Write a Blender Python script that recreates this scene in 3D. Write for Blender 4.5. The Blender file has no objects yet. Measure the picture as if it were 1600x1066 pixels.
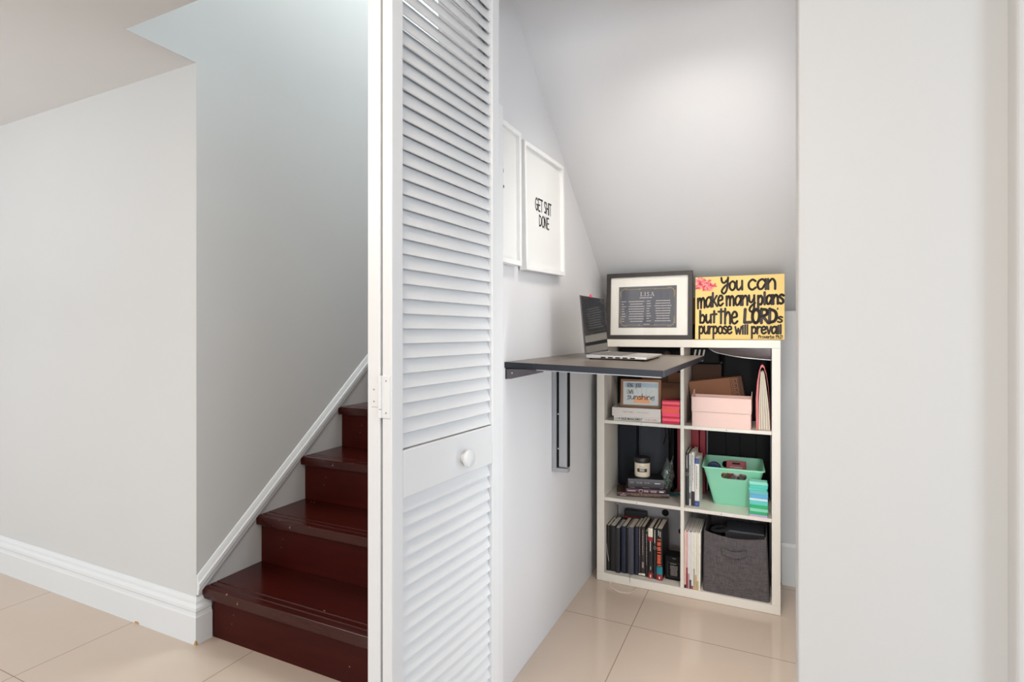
import bpy, bmesh, math, random
from mathutils import Matrix, Vector
random.seed(7)
SC = bpy.context.scene
COL = SC.collection

# ------------------------------------------------------------------ camera, world, lights, exposure
YAW = math.atan(850 / 1800)
cam_d = bpy.data.cameras.new('camera')
cam_d.sensor_width = 36.0
cam_d.lens = 850 / 1600 * 36.0
cam_d.shift_y = -12 / 1600
cam_d.clip_start = 0.02
cam = bpy.data.objects.new('camera', cam_d)
COL.objects.link(cam)
cam.location = (0, 0, 1.15)
cam.rotation_euler = (math.pi / 2, 0, YAW)
SC.camera = cam

wld = bpy.data.worlds.new('daylight')
SC.world = wld
wld.use_nodes = True
wld.node_tree.nodes['Background'].inputs[0].default_value = (0.6, 0.85, 1.0, 1)
wld.node_tree.nodes['Background'].inputs[1].default_value = 0.8

SC.view_settings.view_transform = 'Standard'
SC.view_settings.look = 'None'
SC.view_settings.gamma = 1.0
SC.view_settings.use_curve_mapping = False
SC.view_settings.exposure = 0.0


def area(name, loc, target, sx, sy, watts, col):
    l = bpy.data.lights.new(name, 'AREA')
    l.shape = 'RECTANGLE'
    l.size, l.size_y, l.energy, l.color = sx, sy, watts, col
    o = bpy.data.objects.new(name, l)
    COL.objects.link(o)
    o.location = loc
    o.rotation_euler = (Vector(target) - Vector(loc)).to_track_quat('-Z', 'Y').to_euler()
    return o


area('rear_window_light', (-0.25, -8.7, 1.15), (-0.25, 2.0, 1.15), 2.6, 1.9, 145, (0.92, 0.98, 1.0))
area('side_window_light', (2.5, -0.35, 1.15), (-0.8, 1.25, 1.2), 1.3, 1.9, 43, (0.74, 0.86, 1.0))
area('stair_skylight', (-1.35, 2.9, 4.4), (-1.5, 2.2, 2.0), 0.8, 1.4, 48, (0.92, 1.0, 1.0))
area('room_ceiling_light', (-0.55, 0.15, 2.14), (-0.5, 0.5, 0.0), 0.5, 0.5, 19, (1.0, 0.82, 0.66))
area('left_wall_fill', (-3.3, -1.0, 2.14), (-3.3, -0.8, 0.0), 1.0, 1.0, 46, (0.92, 0.95, 1.0))  # unseen fill added to lift the left wall, not a known lamp
cl = area('closet_front_fill', (-0.12, 1.48, 2.08), (-0.45, 2.5, 0.55), 0.32, 0.08, 3.5, (1.0, 0.93, 0.84))  # added fill hidden above the opening, brightens the shelf front; no fixture there
cl.data.spread = math.radians(106)
area('ceiling_fill_up', (-3.2, -0.4, 1.5), (-3.2, -0.3, 2.2), 0.4, 0.4, 14, (0.93, 0.96, 1.0))  # added upward fill, out of view, to brighten the left ceiling
area('closet_side_fill', (0.124, 1.50, 0.97), (-0.70, 2.2, 1.0), 0.12, 1.4, 11, (0.97, 0.99, 1.0))  # added fill behind the jamb, out of view, to even out the nook


# ------------------------------------------------------------------ materials
def lin(c):
    c = c / 255.0
    return c / 12.92 if c <= 0.04045 else ((c + 0.055) / 1.055) ** 2.4


def rgb(r, g, b):
    return (lin(r), lin(g), lin(b), 1.0)


def mat(name, c, rough=0.5, metal=0.0, var=0.0, vscale=8.0, bump=0.0, bscale=60.0, coat=0.0, spec=0.5, stretch=None):
    m = bpy.data.materials.new(name)
    m.use_nodes = True
    nt = m.node_tree
    b = nt.nodes['Principled BSDF']
    col = rgb(*c)
    b.inputs['Base Color'].default_value = col
    b.inputs['Roughness'].default_value = rough
    b.inputs['Metallic'].default_value = metal
    b.inputs['Specular IOR Level'].default_value = spec
    b.inputs['Coat Weight'].default_value = coat
    b.inputs['Coat Roughness'].default_value = 0.08
    if var or bump:
        tc = nt.nodes.new('ShaderNodeTexCoord')
        mp = nt.nodes.new('ShaderNodeMapping')
        nt.links.new(tc.outputs['Object'], mp.inputs[0])
        if stretch:
            mp.inputs['Scale'].default_value = stretch
        if var:
            n = nt.nodes.new('ShaderNodeTexNoise')
            n.inputs['Scale'].default_value = vscale
            n.inputs['Detail'].default_value = 5
            nt.links.new(mp.outputs[0], n.inputs['Vector'])
            mx = nt.nodes.new('ShaderNodeMixRGB')
            mx.inputs[1].default_value = tuple(x * (1 - var) for x in col[:3]) + (1,)
            mx.inputs[2].default_value = tuple(min(1, x * (1 + var)) for x in col[:3]) + (1,)
            nt.links.new(n.outputs[0], mx.inputs[0])
            nt.links.new(mx.outputs[0], b.inputs['Base Color'])
        if bump:
            n2 = nt.nodes.new('ShaderNodeTexNoise')
            n2.inputs['Scale'].default_value = bscale
            n2.inputs['Detail'].default_value = 3
            nt.links.new(mp.outputs[0], n2.inputs['Vector'])
            bp = nt.nodes.new('ShaderNodeBump')
            bp.inputs['Strength'].default_value = bump
            bp.inputs['Distance'].default_value = 0.002
            nt.links.new(n2.outputs[0], bp.inputs['Height'])
            nt.links.new(bp.outputs[0], b.inputs['Normal'])
    return m


def floor_mat():
    m = bpy.data.materials.new('polished_cream_tile')
    m.use_nodes = True
    nt = m.node_tree
    b = nt.nodes['Principled BSDF']
    g = nt.nodes.new('ShaderNodeNewGeometry')
    sep = nt.nodes.new('ShaderNodeSeparateXYZ')
    nt.links.new(g.outputs['Position'], sep.inputs[0])

    def M(op, a, bb):
        n = nt.nodes.new('ShaderNodeMath')
        n.operation = op
        for i, v in enumerate((a, bb)):
            if isinstance(v, (int, float)):
                n.inputs[i].default_value = v
            else:
                nt.links.new(v, n.inputs[i])
        return n.outputs[0]

    def dist(sock, off):
        t = M('ADD', sock, off)
        t = M('DIVIDE', t, 0.6)
        t = M('ADD', t, 40.0)
        t = M('FRACT', t, 0.0)
        t = M('SUBTRACT', t, 0.5)
        t = M('ABSOLUTE', t, 0.0)
        return M('SUBTRACT', 0.5, t)      # 0 on the joint

    d = M('MINIMUM', dist(sep.outputs[0], 1.688), dist(sep.outputs[1], -2.135))
    j = M('LESS_THAN', d, 0.0024)
    noi = nt.nodes.new('ShaderNodeTexNoise')
    noi.inputs['Scale'].default_value = 3.0
    noi.inputs['Detail'].default_value = 6
    nt.links.new(g.outputs['Position'], noi.inputs['Vector'])
    mx = nt.nodes.new('ShaderNodeMixRGB')
    mx.inputs[1].default_value = rgb(204, 186, 169)
    mx.inputs[2].default_value = rgb(212, 195, 179)
    nt.links.new(noi.outputs[0], mx.inputs[0])
    m2 = nt.nodes.new('ShaderNodeMixRGB')
    m2.inputs[2].default_value = rgb(150, 128, 112)
    nt.links.new(j, m2.inputs[0])
    nt.links.new(mx.outputs[0], m2.inputs[1])
    nt.links.new(m2.outputs[0], b.inputs['Base Color'])
    b.inputs['Roughness'].default_value = 0.1
    b.inputs['Specular IOR Level'].default_value = 0.45
    return m


def wood_mat(name, c1, c2, rough, chips=False, stretch=(1, 9, 9), coat=0.0, spec=0.5):
    m = bpy.data.materials.new(name)
    m.use_nodes = True
    nt = m.node_tree
    b = nt.nodes['Principled BSDF']
    tc = nt.nodes.new('ShaderNodeTexCoord')
    mp = nt.nodes.new('ShaderNodeMapping')
    mp.inputs['Scale'].default_value = stretch
    nt.links.new(tc.outputs['Object'], mp.inputs[0])
    n = nt.nodes.new('ShaderNodeTexNoise')
    n.inputs['Scale'].default_value = 5
    n.inputs['Detail'].default_value = 6
    nt.links.new(mp.outputs[0], n.inputs['Vector'])
    mx = nt.nodes.new('ShaderNodeMixRGB')
    mx.inputs[1].default_value = rgb(*c1)
    mx.inputs[2].default_value = rgb(*c2)
    nt.links.new(n.outputs[0], mx.inputs[0])
    out = mx.outputs[0]
    if chips:
        n3 = nt.nodes.new('ShaderNodeTexNoise')
        n3.inputs['Scale'].default_value = 42
        n3.inputs['Detail'].default_value = 2
        nt.links.new(tc.outputs['Object'], n3.inputs['Vector'])
        r = nt.nodes.new('ShaderNodeMath')
        r.operation = 'GREATER_THAN'
        r.inputs[1].default_value = 0.765
        nt.links.new(n3.outputs[0], r.inputs[0])
        m2 = nt.nodes.new('ShaderNodeMixRGB')
        m2.inputs[2].default_value = rgb(190, 150, 120)
        nt.links.new(r.outputs[0], m2.inputs[0])
        nt.links.new(out, m2.inputs[1])
        out = m2.outputs[0]
    nt.links.new(out, b.inputs['Base Color'])
    b.inputs['Roughness'].default_value = rough
    b.inputs['Specular IOR Level'].default_value = spec
    b.inputs['Coat Weight'].default_value = coat
    b.inputs['Coat Roughness'].default_value = 0.12
    return m


def weave_mat(name, c1, c2):
    m = bpy.data.materials.new(name)
    m.use_nodes = True
    nt = m.node_tree
    b = nt.nodes['Principled BSDF']
    tc = nt.nodes.new('ShaderNodeTexCoord')
    outs = []
    for sc in ((40, 40, 420), (420, 420, 40)):
        mp = nt.nodes.new('ShaderNodeMapping')
        mp.inputs['Scale'].default_value = sc
        nt.links.new(tc.outputs['Object'], mp.inputs[0])
        n = nt.nodes.new('ShaderNodeTexNoise')
        n.inputs['Scale'].default_value = 1.0
        n.inputs['Detail'].default_value = 2
        nt.links.new(mp.outputs[0], n.inputs['Vector'])
        outs.append(n.outputs[0])
    ad = nt.nodes.new('ShaderNodeMath')
    ad.operation = 'ADD'
    nt.links.new(outs[0], ad.inputs[0])
    nt.links.new(outs[1], ad.inputs[1])
    rp = nt.nodes.new('ShaderNodeMapRange')
    rp.inputs['From Min'].default_value = 0.7
    rp.inputs['From Max'].default_value = 1.3
    nt.links.new(ad.outputs[0], rp.inputs[0])
    mx = nt.nodes.new('ShaderNodeMixRGB')
    mx.inputs[1].default_value = rgb(*c1)
    mx.inputs[2].default_value = rgb(*c2)
    nt.links.new(rp.outputs[0], mx.inputs[0])
    nt.links.new(mx.outputs[0], b.inputs['Base Color'])
    b.inputs['Roughness'].default_value = 0.9
    bp = nt.nodes.new('ShaderNodeBump')
    bp.inputs['Strength'].default_value = 0.3
    bp.inputs['Distance'].default_value = 0.001
    nt.links.new(ad.outputs[0], bp.inputs['Height'])
    nt.links.new(bp.outputs[0], b.inputs['Normal'])
    return m


def glass_mat(name, tint=(1, 1, 1), rough=0.02, ior=1.45, milk=0.0):
    m = bpy.data.materials.new(name)
    m.use_nodes = True
    nt = m.node_tree
    nt.nodes.remove(nt.nodes['Principled BSDF'])
    out = nt.nodes['Material Output']
    tr = nt.nodes.new('ShaderNodeBsdfTransparent')
    tr.inputs[0].default_value = tint + (1,)
    gl = nt.nodes.new('ShaderNodeBsdfGlossy')
    gl.inputs['Roughness'].default_value = rough
    fr = nt.nodes.new('ShaderNodeFresnel')
    fr.inputs[0].default_value = ior
    mix = nt.nodes.new('ShaderNodeMixShader')
    nt.links.new(fr.outputs[0], mix.inputs[0])
    nt.links.new(tr.outputs[0], mix.inputs[1])
    nt.links.new(gl.outputs[0], mix.inputs[2])
    last = mix.outputs[0]
    if milk:
        df = nt.nodes.new('ShaderNodeBsdfDiffuse')
        df.inputs[0].default_value = (0.8, 0.85, 0.82, 1)
        m2 = nt.nodes.new('ShaderNodeMixShader')
        m2.inputs[0].default_value = milk
        nt.links.new(last, m2.inputs[1])
        nt.links.new(df.outputs[0], m2.inputs[2])
        last = m2.outputs[0]
    nt.links.new(last, out.inputs[0])
    return m


W_ROOM = mat('room_wall_paint', (219, 219, 218), 0.55, var=0.012, vscale=2.5, bump=0.06, bscale=90)
W_STAIR = mat('stair_wall_paint', (216, 216, 215), 0.55, var=0.02, vscale=3, bump=0.06, bscale=90)
W_CLOSET = mat('closet_wall_paint', (220, 220, 222), 0.5, var=0.012, vscale=2.5, bump=0.06, bscale=90)
W_CEIL = mat('ceiling_paint', (233, 232, 231), 0.7, var=0.012, vscale=2.5, bump=0.05, bscale=90)
W_TRIM = mat('trim_gloss_paint', (234, 236, 237), 0.33, var=0.01, vscale=5)
W_DOOR = mat('door_gloss_paint', (229, 231, 233), 0.36, var=0.008, vscale=6)
TILE = floor_mat()
MAHOG = wood_mat('mahogany_tread', (47, 12, 9), (67, 20, 14), 0.18, chips=True, spec=.35)
MAHOG_R = wood_mat('mahogany_riser', (52, 13, 10), (72, 21, 15), 0.36, chips=True, spec=.1)
SHELF_W = mat('shelf_white_foil', (225, 219, 209), 0.35, var=0.01, vscale=6)
CHIP = mat('exposed_fibreboard', (196, 152, 96), 0.8, var=0.2, vscale=60)
BLACK = mat('black_matte', (12, 11, 13), 0.6, var=0.1, vscale=30, spec=.2)
BLACKG = mat('black_gloss', (14, 14, 15), 0.06)
PAPER = mat('page_paper', (222, 212, 196), 0.85, var=0.12, vscale=160, stretch=(20, 1, 1))
WHITEP = mat('white_paper', (240, 238, 233), 0.7, var=0.01, vscale=10)
INK = mat('brush_ink', (48, 34, 28), 0.5, var=0.1, vscale=40)
DARKINK = mat('print_ink', (40, 42, 46), 0.6, var=0.05, vscale=40)
LETW = mat('white_lettering', (225, 220, 215), 0.6, var=0.05, vscale=60)
GOLD = mat('gold_ink', (190, 165, 110), 0.5, var=0.15, vscale=60)
METAL = mat('grey_metal', (176, 177, 180), 0.36, metal=0.55, var=0.04, vscale=12)
METALD = mat('dark_steel', (105, 100, 104), 0.3, metal=0.6, var=0.05, vscale=12)
SILVER = mat('silver_laptop', (205, 203, 202), 0.3, metal=0.7, var=0.03, vscale=12)
GLASS = glass_mat('clear_glass')
PLASTIC = glass_mat('clear_plastic_film', (0.9, 0.93, 0.92), 0.12, 1.5, 0.10)


# ------------------------------------------------------------------ mesh building
OFF = {}


class MB:
    def __init__(self):
        self.v, self.f, self.mi, self.sm = [], [], [], []
        self.cur = 0
        self.x = Matrix.Identity(4)

    def add(self, vs, fs, smooth=False):
        n = len(self.v)
        self.v += [self.x @ Vector(p) for p in vs]
        for q in fs:
            self.f.append(tuple(i + n for i in q))
            self.mi.append(self.cur)
            self.sm.append(smooth)
        return self

    def box(self, x0, x1, y0, y1, z0, z1):
        return self.hexa([(x0, y0, z0), (x1, y0, z0), (x1, y1, z0), (x0, y1, z0), (x0, y0, z1), (x1, y0, z1), (x1, y1, z1), (x0, y1, z1)])

    def hexa(self, p):
        return self.add(p, [(3, 2, 1, 0), (4, 5, 6, 7), (0, 1, 5, 4), (1, 2, 6, 5), (2, 3, 7, 6), (3, 0, 4, 7)])

    def prism(self, poly, axis, a, b, smooth=False):
        """poly: list of 2D points; axis 'x': (y,z), 'y': (x,z), 'z': (x,y)"""
        def P(p, t):
            return {'x': (t, p[0], p[1]), 'y': (p[0], t, p[1]), 'z': (p[0], p[1], t)}[axis]
        n = len(poly)
        vs = [P(p, a) for p in poly] + [P(p, b) for p in poly]
        fs = [(i, (i + 1) % n, n + (i + 1) % n, n + i) for i in range(n)]
        self.add(vs, fs, smooth)
        self.add([P(p, a) for p in poly], [tuple(range(n))[::-1]])
        self.add([P(p, b) for p in poly], [tuple(range(n))])
        return self

    def lathe(self, prof, c=(0, 0, 0), n=40, axis='z', smooth=True):
        vs, fs = [], []
        for r, z in prof:
            for k in range(n):
                t = 2 * math.pi * k / n
                p = (r * math.cos(t), r * math.sin(t), z)
                if axis == 'y':
                    p = (p[0], z, p[1])
                elif axis == 'x':
                    p = (z, p[0], p[1])
                vs.append((p[0] + c[0], p[1] + c[1], p[2] + c[2]))
        for i in range(len(prof) - 1):
            for k in range(n):
                a, b = i * n + k, i * n + (k + 1) % n
                fs.append((a, b, b + n, a + n))
        fs.append(tuple(range(n))[::-1])
        fs.append(tuple(range((len(prof) - 1) * n, len(prof) * n)))
        return self.add(vs, fs, smooth)

    def tube(self, pts, r, n=8, flat=1.0):
        pts = [Vector(p) for p in pts]
        vs, fs = [], []
        for i, p in enumerate(pts):
            d = (pts[min(i + 1, len(pts) - 1)] - pts[max(i - 1, 0)]).normalized()
            u = d.cross(Vector((0, 0, 1)))
            if u.length < 1e-4:
                u = Vector((1, 0, 0))
            u.normalize()
            w = u.cross(d)
            for k in range(n):
                t = 2 * math.pi * k / n
                vs.append(p + u * (r * math.cos(t)) + w * (r * flat * math.sin(t)))
        for i in range(len(pts) - 1):
            for k in range(n):
                a, b = i * n + k, i * n + (k + 1) % n
                fs.append((a, b, b + n, a + n))
        fs.append(tuple(range(n))[::-1])
        fs.append(tuple(range((len(pts) - 1) * n, len(pts) * n)))
        return self.add(vs, fs, True)

    def ball(self, c, r, n=12, s=(1, 1, 1)):
        prof = [(max(1e-5, r * math.sin(math.pi * i / n)), -r * math.cos(math.pi * i / n)) for i in range(n + 1)]
        m = self.x
        self.x = m @ Matrix.Translation(c) @ Matrix.Diagonal((s[0], s[1], s[2], 1))
        self.lathe(prof, n=n * 2)
        self.x = m
        return self

    def ribbon(self, pts, w, o, ex, ey, lift=0.0):
        """flat brush stroke in the plane through o spanned by ex, ey; pts in plane units"""
        o, ex, ey = Vector(o), Vector(ex), Vector(ey)
        nrm = ex.cross(ey).normalized() * lift
        P = [Vector(p) for p in pts]
        for i in range(len(P) - 1):
            d = P[i + 1] - P[i]
            if d.length < 1e-7:
                continue
            nn = Vector((-d.y, d.x)).normalized() * (w / 2)
            q = [P[i] - nn, P[i + 1] - nn, P[i + 1] + nn, P[i] + nn]
            self.add([o + nrm + ex * a.x + ey * a.y for a in q], [(0, 1, 2, 3)])
        for p in P:
            k = 10
            self.add([o + nrm * 1.02 + ex * (p.x + w / 2 * math.cos(2 * math.pi * i / k)) + ey * (p.y + w / 2 * math.sin(2 * math.pi * i / k)) for i in range(k)], [tuple(range(k))])
        return self

    def text(self, s, o, ex, ey, w, hgt, bold=0.0):
        """print s with its box at o (lower left), fitted to w along ex and hgt along ey"""
        cu = bpy.data.curves.new('t', 'FONT')
        cu.body = s
        cu.resolution_u = 2
        cu.offset = bold
        ob = bpy.data.objects.new('t', cu)
        me = bpy.data.meshes.new_from_object(ob)
        xs = [v.co.x for v in me.vertices]
        ys = [v.co.y for v in me.vertices]
        if xs:
            x0, x1, y0, y1 = min(xs), max(xs), min(ys), max(ys)
            o, ex, ey = Vector(o), Vector(ex), Vector(ey)
            vs = [o + ex * ((v.co.x - x0) / max(1e-6, x1 - x0) * w) + ey * ((v.co.y - y0) / max(1e-6, y1 - y0) * hgt) for v in me.vertices]
            self.add(vs, [tuple(p.vertices) for p in me.polygons])
        bpy.data.objects.remove(ob)
        bpy.data.curves.remove(cu)
        bpy.data.meshes.remove(me)
        return self

    def quadp(self, o, ex, ey, x0, x1, y0, y1):
        o, ex, ey = Vector(o), Vector(ex), Vector(ey)
        return self.add([o + ex * x0 + ey * y0, o + ex * x1 + ey * y0, o + ex * x1 + ey * y1, o + ex * x0 + ey * y1], [(0, 1, 2, 3)])

    def micro(self, o, ex, ey, w, hgt, rows=1, fill=0.9, seed=1, center=False):
        """illegibly small printing: rows of short word marks"""
        r = random.Random(seed)
        rh = hgt / rows
        for k in range(rows):
            y0 = hgt - (k + 1) * rh + rh * 0.2
            L = w * fill * r.uniform(0.75, 1.0)
            x = (w - L) / 2 if center else 0
            end = x + L
            while x < end:
                ww = min(r.uniform(0.03, 0.11) * w, end - x)
                self.quadp(o, ex, ey, x, x + ww, y0, y0 + rh * 0.55)
                x += ww + 0.018 * w
        return self

    def tub(self, ring0, ring1, z0, topz, th, rows=6, belly=None):
        """open vessel: ring0 bottom outline, ring1 top outline (same count), topz(i) rim height"""
        n = len(ring0)
        def inset(ring, t):
            out = []
            for i in range(n):
                a, b = Vector(ring[i - 1]), Vector(ring[(i + 1) % n])
                d = (b - a).normalized()
                out.append((ring[i][0] - d.y * t, ring[i][1] + d.x * t))
            return out
        vs, fs = [], []
        in0, in1 = inset(ring0, th), inset(ring1, th)
        def row(A, B, t, zb, inner):
            for i in range(n):
                x = A[i][0] + (B[i][0] - A[i][0]) * t
                y = A[i][1] + (B[i][1] - A[i][1]) * t
                z = zb + (topz(i) - zb) * t
                if belly:
                    dx, dy = belly(i, t)
                    x += dx
                    y += dy
                vs.append((x, y, z))
        for k in range(rows + 1):
            row(ring0, ring1, k / rows, z0, False)
        for k in range(rows, -1, -1):
            row(in0, in1, k / rows, z0 + th, True)
        R = 2 * rows + 2
        for k in range(R - 1):
            for i in range(n):
                j = (i + 1) % n
                fs.append((k * n + i, k * n + j, (k + 1) * n + j, (k + 1) * n + i))
        self.add(vs, fs, True)
        self.add([(p[0], p[1], z0) for p in ring0], [tuple(range(n))[::-1]])
        self.add([(p[0], p[1], z0 + th) for p in in0], [tuple(range(n))])
        return self

    def mesh(self, name):
        me = bpy.data.meshes.new(name)
        return me

    def build(self, name, mats, parent=None, bevel=0.0, seg=2, angle=35, base=False, weld=True):
        if not isinstance(mats, (list, tuple)):
            mats = [mats]
        xs = [p.x for p in self.v]; ys = [p.y for p in self.v]; zs = [p.z for p in self.v]
        c = Vector(((min(xs) + max(xs)) / 2, (min(ys) + max(ys)) / 2, min(zs) if parent is None else (min(zs) + max(zs)) / 2))
        me = bpy.data.meshes.new(name)
        me.from_pydata([p - c for p in self.v], [], self.f)
        for m in mats:
            me.materials.append(m)
        me.polygons.foreach_set('material_index', self.mi)
        me.polygons.foreach_set('use_smooth', self.sm)
        me.validate()
        if weld:
            bm = bmesh.new()
            bm.from_mesh(me)
            bmesh.ops.remove_doubles(bm, verts=bm.verts, dist=1e-6)
            bm.to_mesh(me)
            bm.free()
        if any(self.sm):
            me.set_sharp_from_angle(angle=math.radians(angle))
        o = bpy.data.objects.new(name, me)
        COL.objects.link(o)
        if parent is not None:
            o.parent = parent
            o.location = c - OFF.get(parent, Vector((0, 0, 0)))
        else:
            o.location = c
        OFF[o] = c if parent is not None else c
        if bevel:
            b = o.modifiers.new('bevel', 'BEVEL')
            b.width = bevel
            b.segments = seg
            b.limit_method = 'ANGLE'
            b.angle_limit = math.radians(35)
            b.harden_normals = False
        return o


def thing(name, label, cat, M=None, group=None):
    o = bpy.data.objects.new(name, None)
    o.empty_display_size = 0.05
    COL.objects.link(o)
    if M is None:
        M = Matrix.Identity(4)
    elif not isinstance(M, Matrix):
        M = Matrix.Translation(M)
    o.matrix_world = M
    o.location = M.to_translation()
    o.rotation_euler = M.to_euler()
    tag(o, label, cat, group)
    OFF[o] = Vector((0, 0, 0))
    return o


def tag(o, label, cat, group=None, kind=None):
    o['label'] = label
    o['category'] = cat
    if group:
        o['group'] = group
    if kind:
        o['kind'] = kind
    return o


def struct(o, label, cat):
    return tag(o, label, cat, kind='structure')


def TR(x, y, z, rz=0, rx=0, ry=0):
    return Matrix.Translation((x, y, z)) @ Matrix.Rotation(math.radians(rz), 4, 'Z') @ Matrix.Rotation(math.radians(ry), 4, 'Y') @ Matrix.Rotation(math.radians(rx), 4, 'X')


def rrect(x0, x1, y0, y1, r, k=6, per=10):
    """rounded rectangle outline, counter-clockwise, constant count"""
    pts = []
    cs = [(x1 - r, y0 + r, -90), (x1 - r, y1 - r, 0), (x0 + r, y1 - r, 90), (x0 + r, y0 + r, 180)]
    for q, (cx, cy, a0) in enumerate(cs):
        for i in range(k + 1):
            a = math.radians(a0 + 90 * i / k)
            pts.append((cx + r * math.cos(a), cy + r * math.sin(a)))
        nx = cs[(q + 1) % 4]
        a = math.radians(a0 + 90)
        e0 = Vector(pts[-1])
        e1 = Vector((nx[0] + r * math.cos(a), nx[1] + r * math.sin(a)))
        for i in range(1, per):
            pts.append(tuple(e0.lerp(e1, i / per)))
    return pts


# ---- a small hand-lettering alphabet (strokes)
def crm(p, n=6):
    out = []
    P = [Vector(q) for q in p]
    for i in range(len(P) - 1):
        a, b, c, d = P[max(i - 1, 0)], P[i], P[i + 1], P[min(i + 2, len(P) - 1)]
        for k in range(n):
            t = k / n
            out.append(0.5 * ((2 * b) + (c - a) * t + (2 * a - 5 * b + 4 * c - d) * t * t + (3 * b - a - 3 * c + d) * t ** 3))
    out.append(P[-1])
    return out


GL = {
    'a': (.54, [[(.44, .45), (.3, .6), (.1, .5), (.03, .25), (.12, .03), (.28, .06), (.44, .32)], [(.45, .6), (.46, 0)]]),
    'b': (.5, [[(.05, 1), (.05, 0)], [(.05, .4), (.25, .6), (.42, .35), (.3, .02), (.05, .05)]]),
    'c': (.5, [[(.42, .5), (.25, .6), (.06, .4), (.08, .12), (.25, 0), (.43, .12)]]),
    'd': (.54, [[(.44, .45), (.3, .6), (.1, .5), (.03, .25), (.12, .03), (.28, .06), (.44, .32)], [(.46, 1), (.46, 0)]]),
    'e': (.5, [[(.06, .3), (.38, .36), (.36, .55), (.2, .6), (.05, .38), (.08, .1), (.25, 0), (.44, .12)]]),
    'h': (.48, [[(.06, 1), (.05, 0)], [(.05, .35), (.25, .6), (.4, .42), (.41, 0)]]),
    'i': (.2, [[(.08, .58), (.08, 0)], [(.08, .8), (.09, .82)]]),
    'k': (.46, [[(.06, 1), (.05, 0)], [(.38, .62), (.08, .28)], [(.14, .33), (.42, 0)]]),
    'l': (.2, [[(.08, 1), (.08, 0)]]),
    'm': (.7, [[(.04, .6), (.05, 0)], [(.05, .35), (.2, .6), (.31, .42), (.31, 0)], [(.31, .35), (.46, .6), (.59, .42), (.6, 0)]]),
    'n': (.5, [[(.04, .6), (.05, 0)], [(.05, .35), (.25, .6), (.4, .42), (.41, 0)]]),
    'o': (.5, [[(.25, .6), (.07, .47), (.05, .17), (.22, 0), (.4, .14), (.42, .45), (.25, .6)]]),
    'p': (.5, [[(.05, .6), (.05, -.4)], [(.05, .4), (.25, .6), (.42, .35), (.3, .02), (.05, .08)]]),
    'r': (.4, [[(.05, .6), (.05, 0)], [(.05, .33), (.18, .57), (.35, .56)]]),
    's': (.42, [[(.38, .52), (.22, .6), (.06, .47), (.3, .27), (.34, .1), (.18, 0), (.02, .07)]]),
    't': (.42, [[(.19, .95), (.18, .02)], [(0, .62), (.38, .64)]]),
    'u': (.52, [[(.05, .6), (.05, .18), (.2, 0), (.42, .25)], [(.43, .6), (.44, 0)]]),
    'v': (.44, [[(.02, .6), (.2, 0), (.4, .6)]]),
    'w': (.62, [[(.02, .6), (.15, 0), (.29, .45), (.43, 0), (.56, .6)]]),
    'y': (.52, [[(.04, .6), (.08, .25), (.24, .17), (.42, .4)], [(.44, .6), (.42, -.2), (.25, -.42), (.08, -.3), (.2, -.08), (.5, .12)]]),
    'Y': (.62, [[(.05, 1), (.1, .62), (.28, .52), (.5, .78)], [(.54, 1), (.46, .1), (.24, -.2), (.08, -.02), (.3, .28), (.6, .45)]]),
    'L': (.52, [[(.1, 1), (.05, .04), (.46, .06)]]),
    'O': (.56, [[(.28, 1), (.08, .75), (.06, .25), (.25, 0), (.45, .22), (.48, .75), (.28, 1)]]),
    'R': (.52, [[(.06, 1), (.05, 0)], [(.06, .97), (.38, .92), (.4, .62), (.1, .48)], [(.15, .48), (.48, 0)]]),
    'D': (.54, [[(.06, 1), (.05, 0)], [(.06, .98), (.38, .82), (.48, .48), (.36, .14), (.05, .03)]]),
    'P': (.48, [[(.06, 1), (.05, 0)], [(.06, .97), (.38, .92), (.4, .6), (.08, .48)]]),
    'G': (.52, [[(.42, .85), (.26, 1), (.07, .72), (.06, .26), (.25, 0), (.43, .15), (.43, .45), (.26, .45)]]),
    'E': (.46, [[(.4, 1), (.06, 1), (.06, 0), (.4, 0)], [(.06, .5), (.36, .5)]]),
    'T': (.48, [[(.0, 1), (.44, 1)], [(.22, 1), (.22, 0)]]),
    'S': (.48, [[(.4, .85), (.24, 1), (.07, .78), (.36, .35), (.3, .06), (.05, .1)]]),
    'H': (.52, [[(.06, 1), (.06, 0)], [(.42, 1), (.42, 0)], [(.06, .5), (.42, .5)]]),
    'I': (.2, [[(.08, 1), (.08, 0)]]),
    'N': (.54, [[(.06, 0), (.06, 1), (.42, 0), (.42, 1)]]),
    'B': (.5, [[(.06, 1), (.06, 0)], [(.06, 1), (.36, .88), (.3, .58), (.06, .54), (.4, .38), (.36, .08), (.06, 0)]]),
    'U': (.52, [[(.06, 1), (.07, .2), (.24, 0), (.4, .2), (.42, 1)]]),
    'W': (.7, [[(.03, 1), (.18, 0), (.33, .7), (.48, 0), (.62, 1)]]),
    'A': (.52, [[(.02, 0), (.24, 1), (.46, 0)], [(.1, .36), (.38, .36)]]),
    '1': (.24, [[(.02, .8), (.12, 1), (.12, 0)]]),
    '9': (.46, [[(.38, .75), (.2, 1), (.06, .72), (.2, .5), (.38, .75), (.34, 0)]]),
    '2': (.46, [[(.05, .8), (.22, 1), (.38, .75), (.05, .02), (.4, .02)]]),
    ':': (.18, [[(.08, .5), (.09, .51)], [(.08, .1), (.09, .11)]]),
    "'": (.16, [[(.08, 1), (.05, .82)]]),
    ' ': (.3, []),
}
SHARP = set('ELNWTHIvwkAi1')


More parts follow.
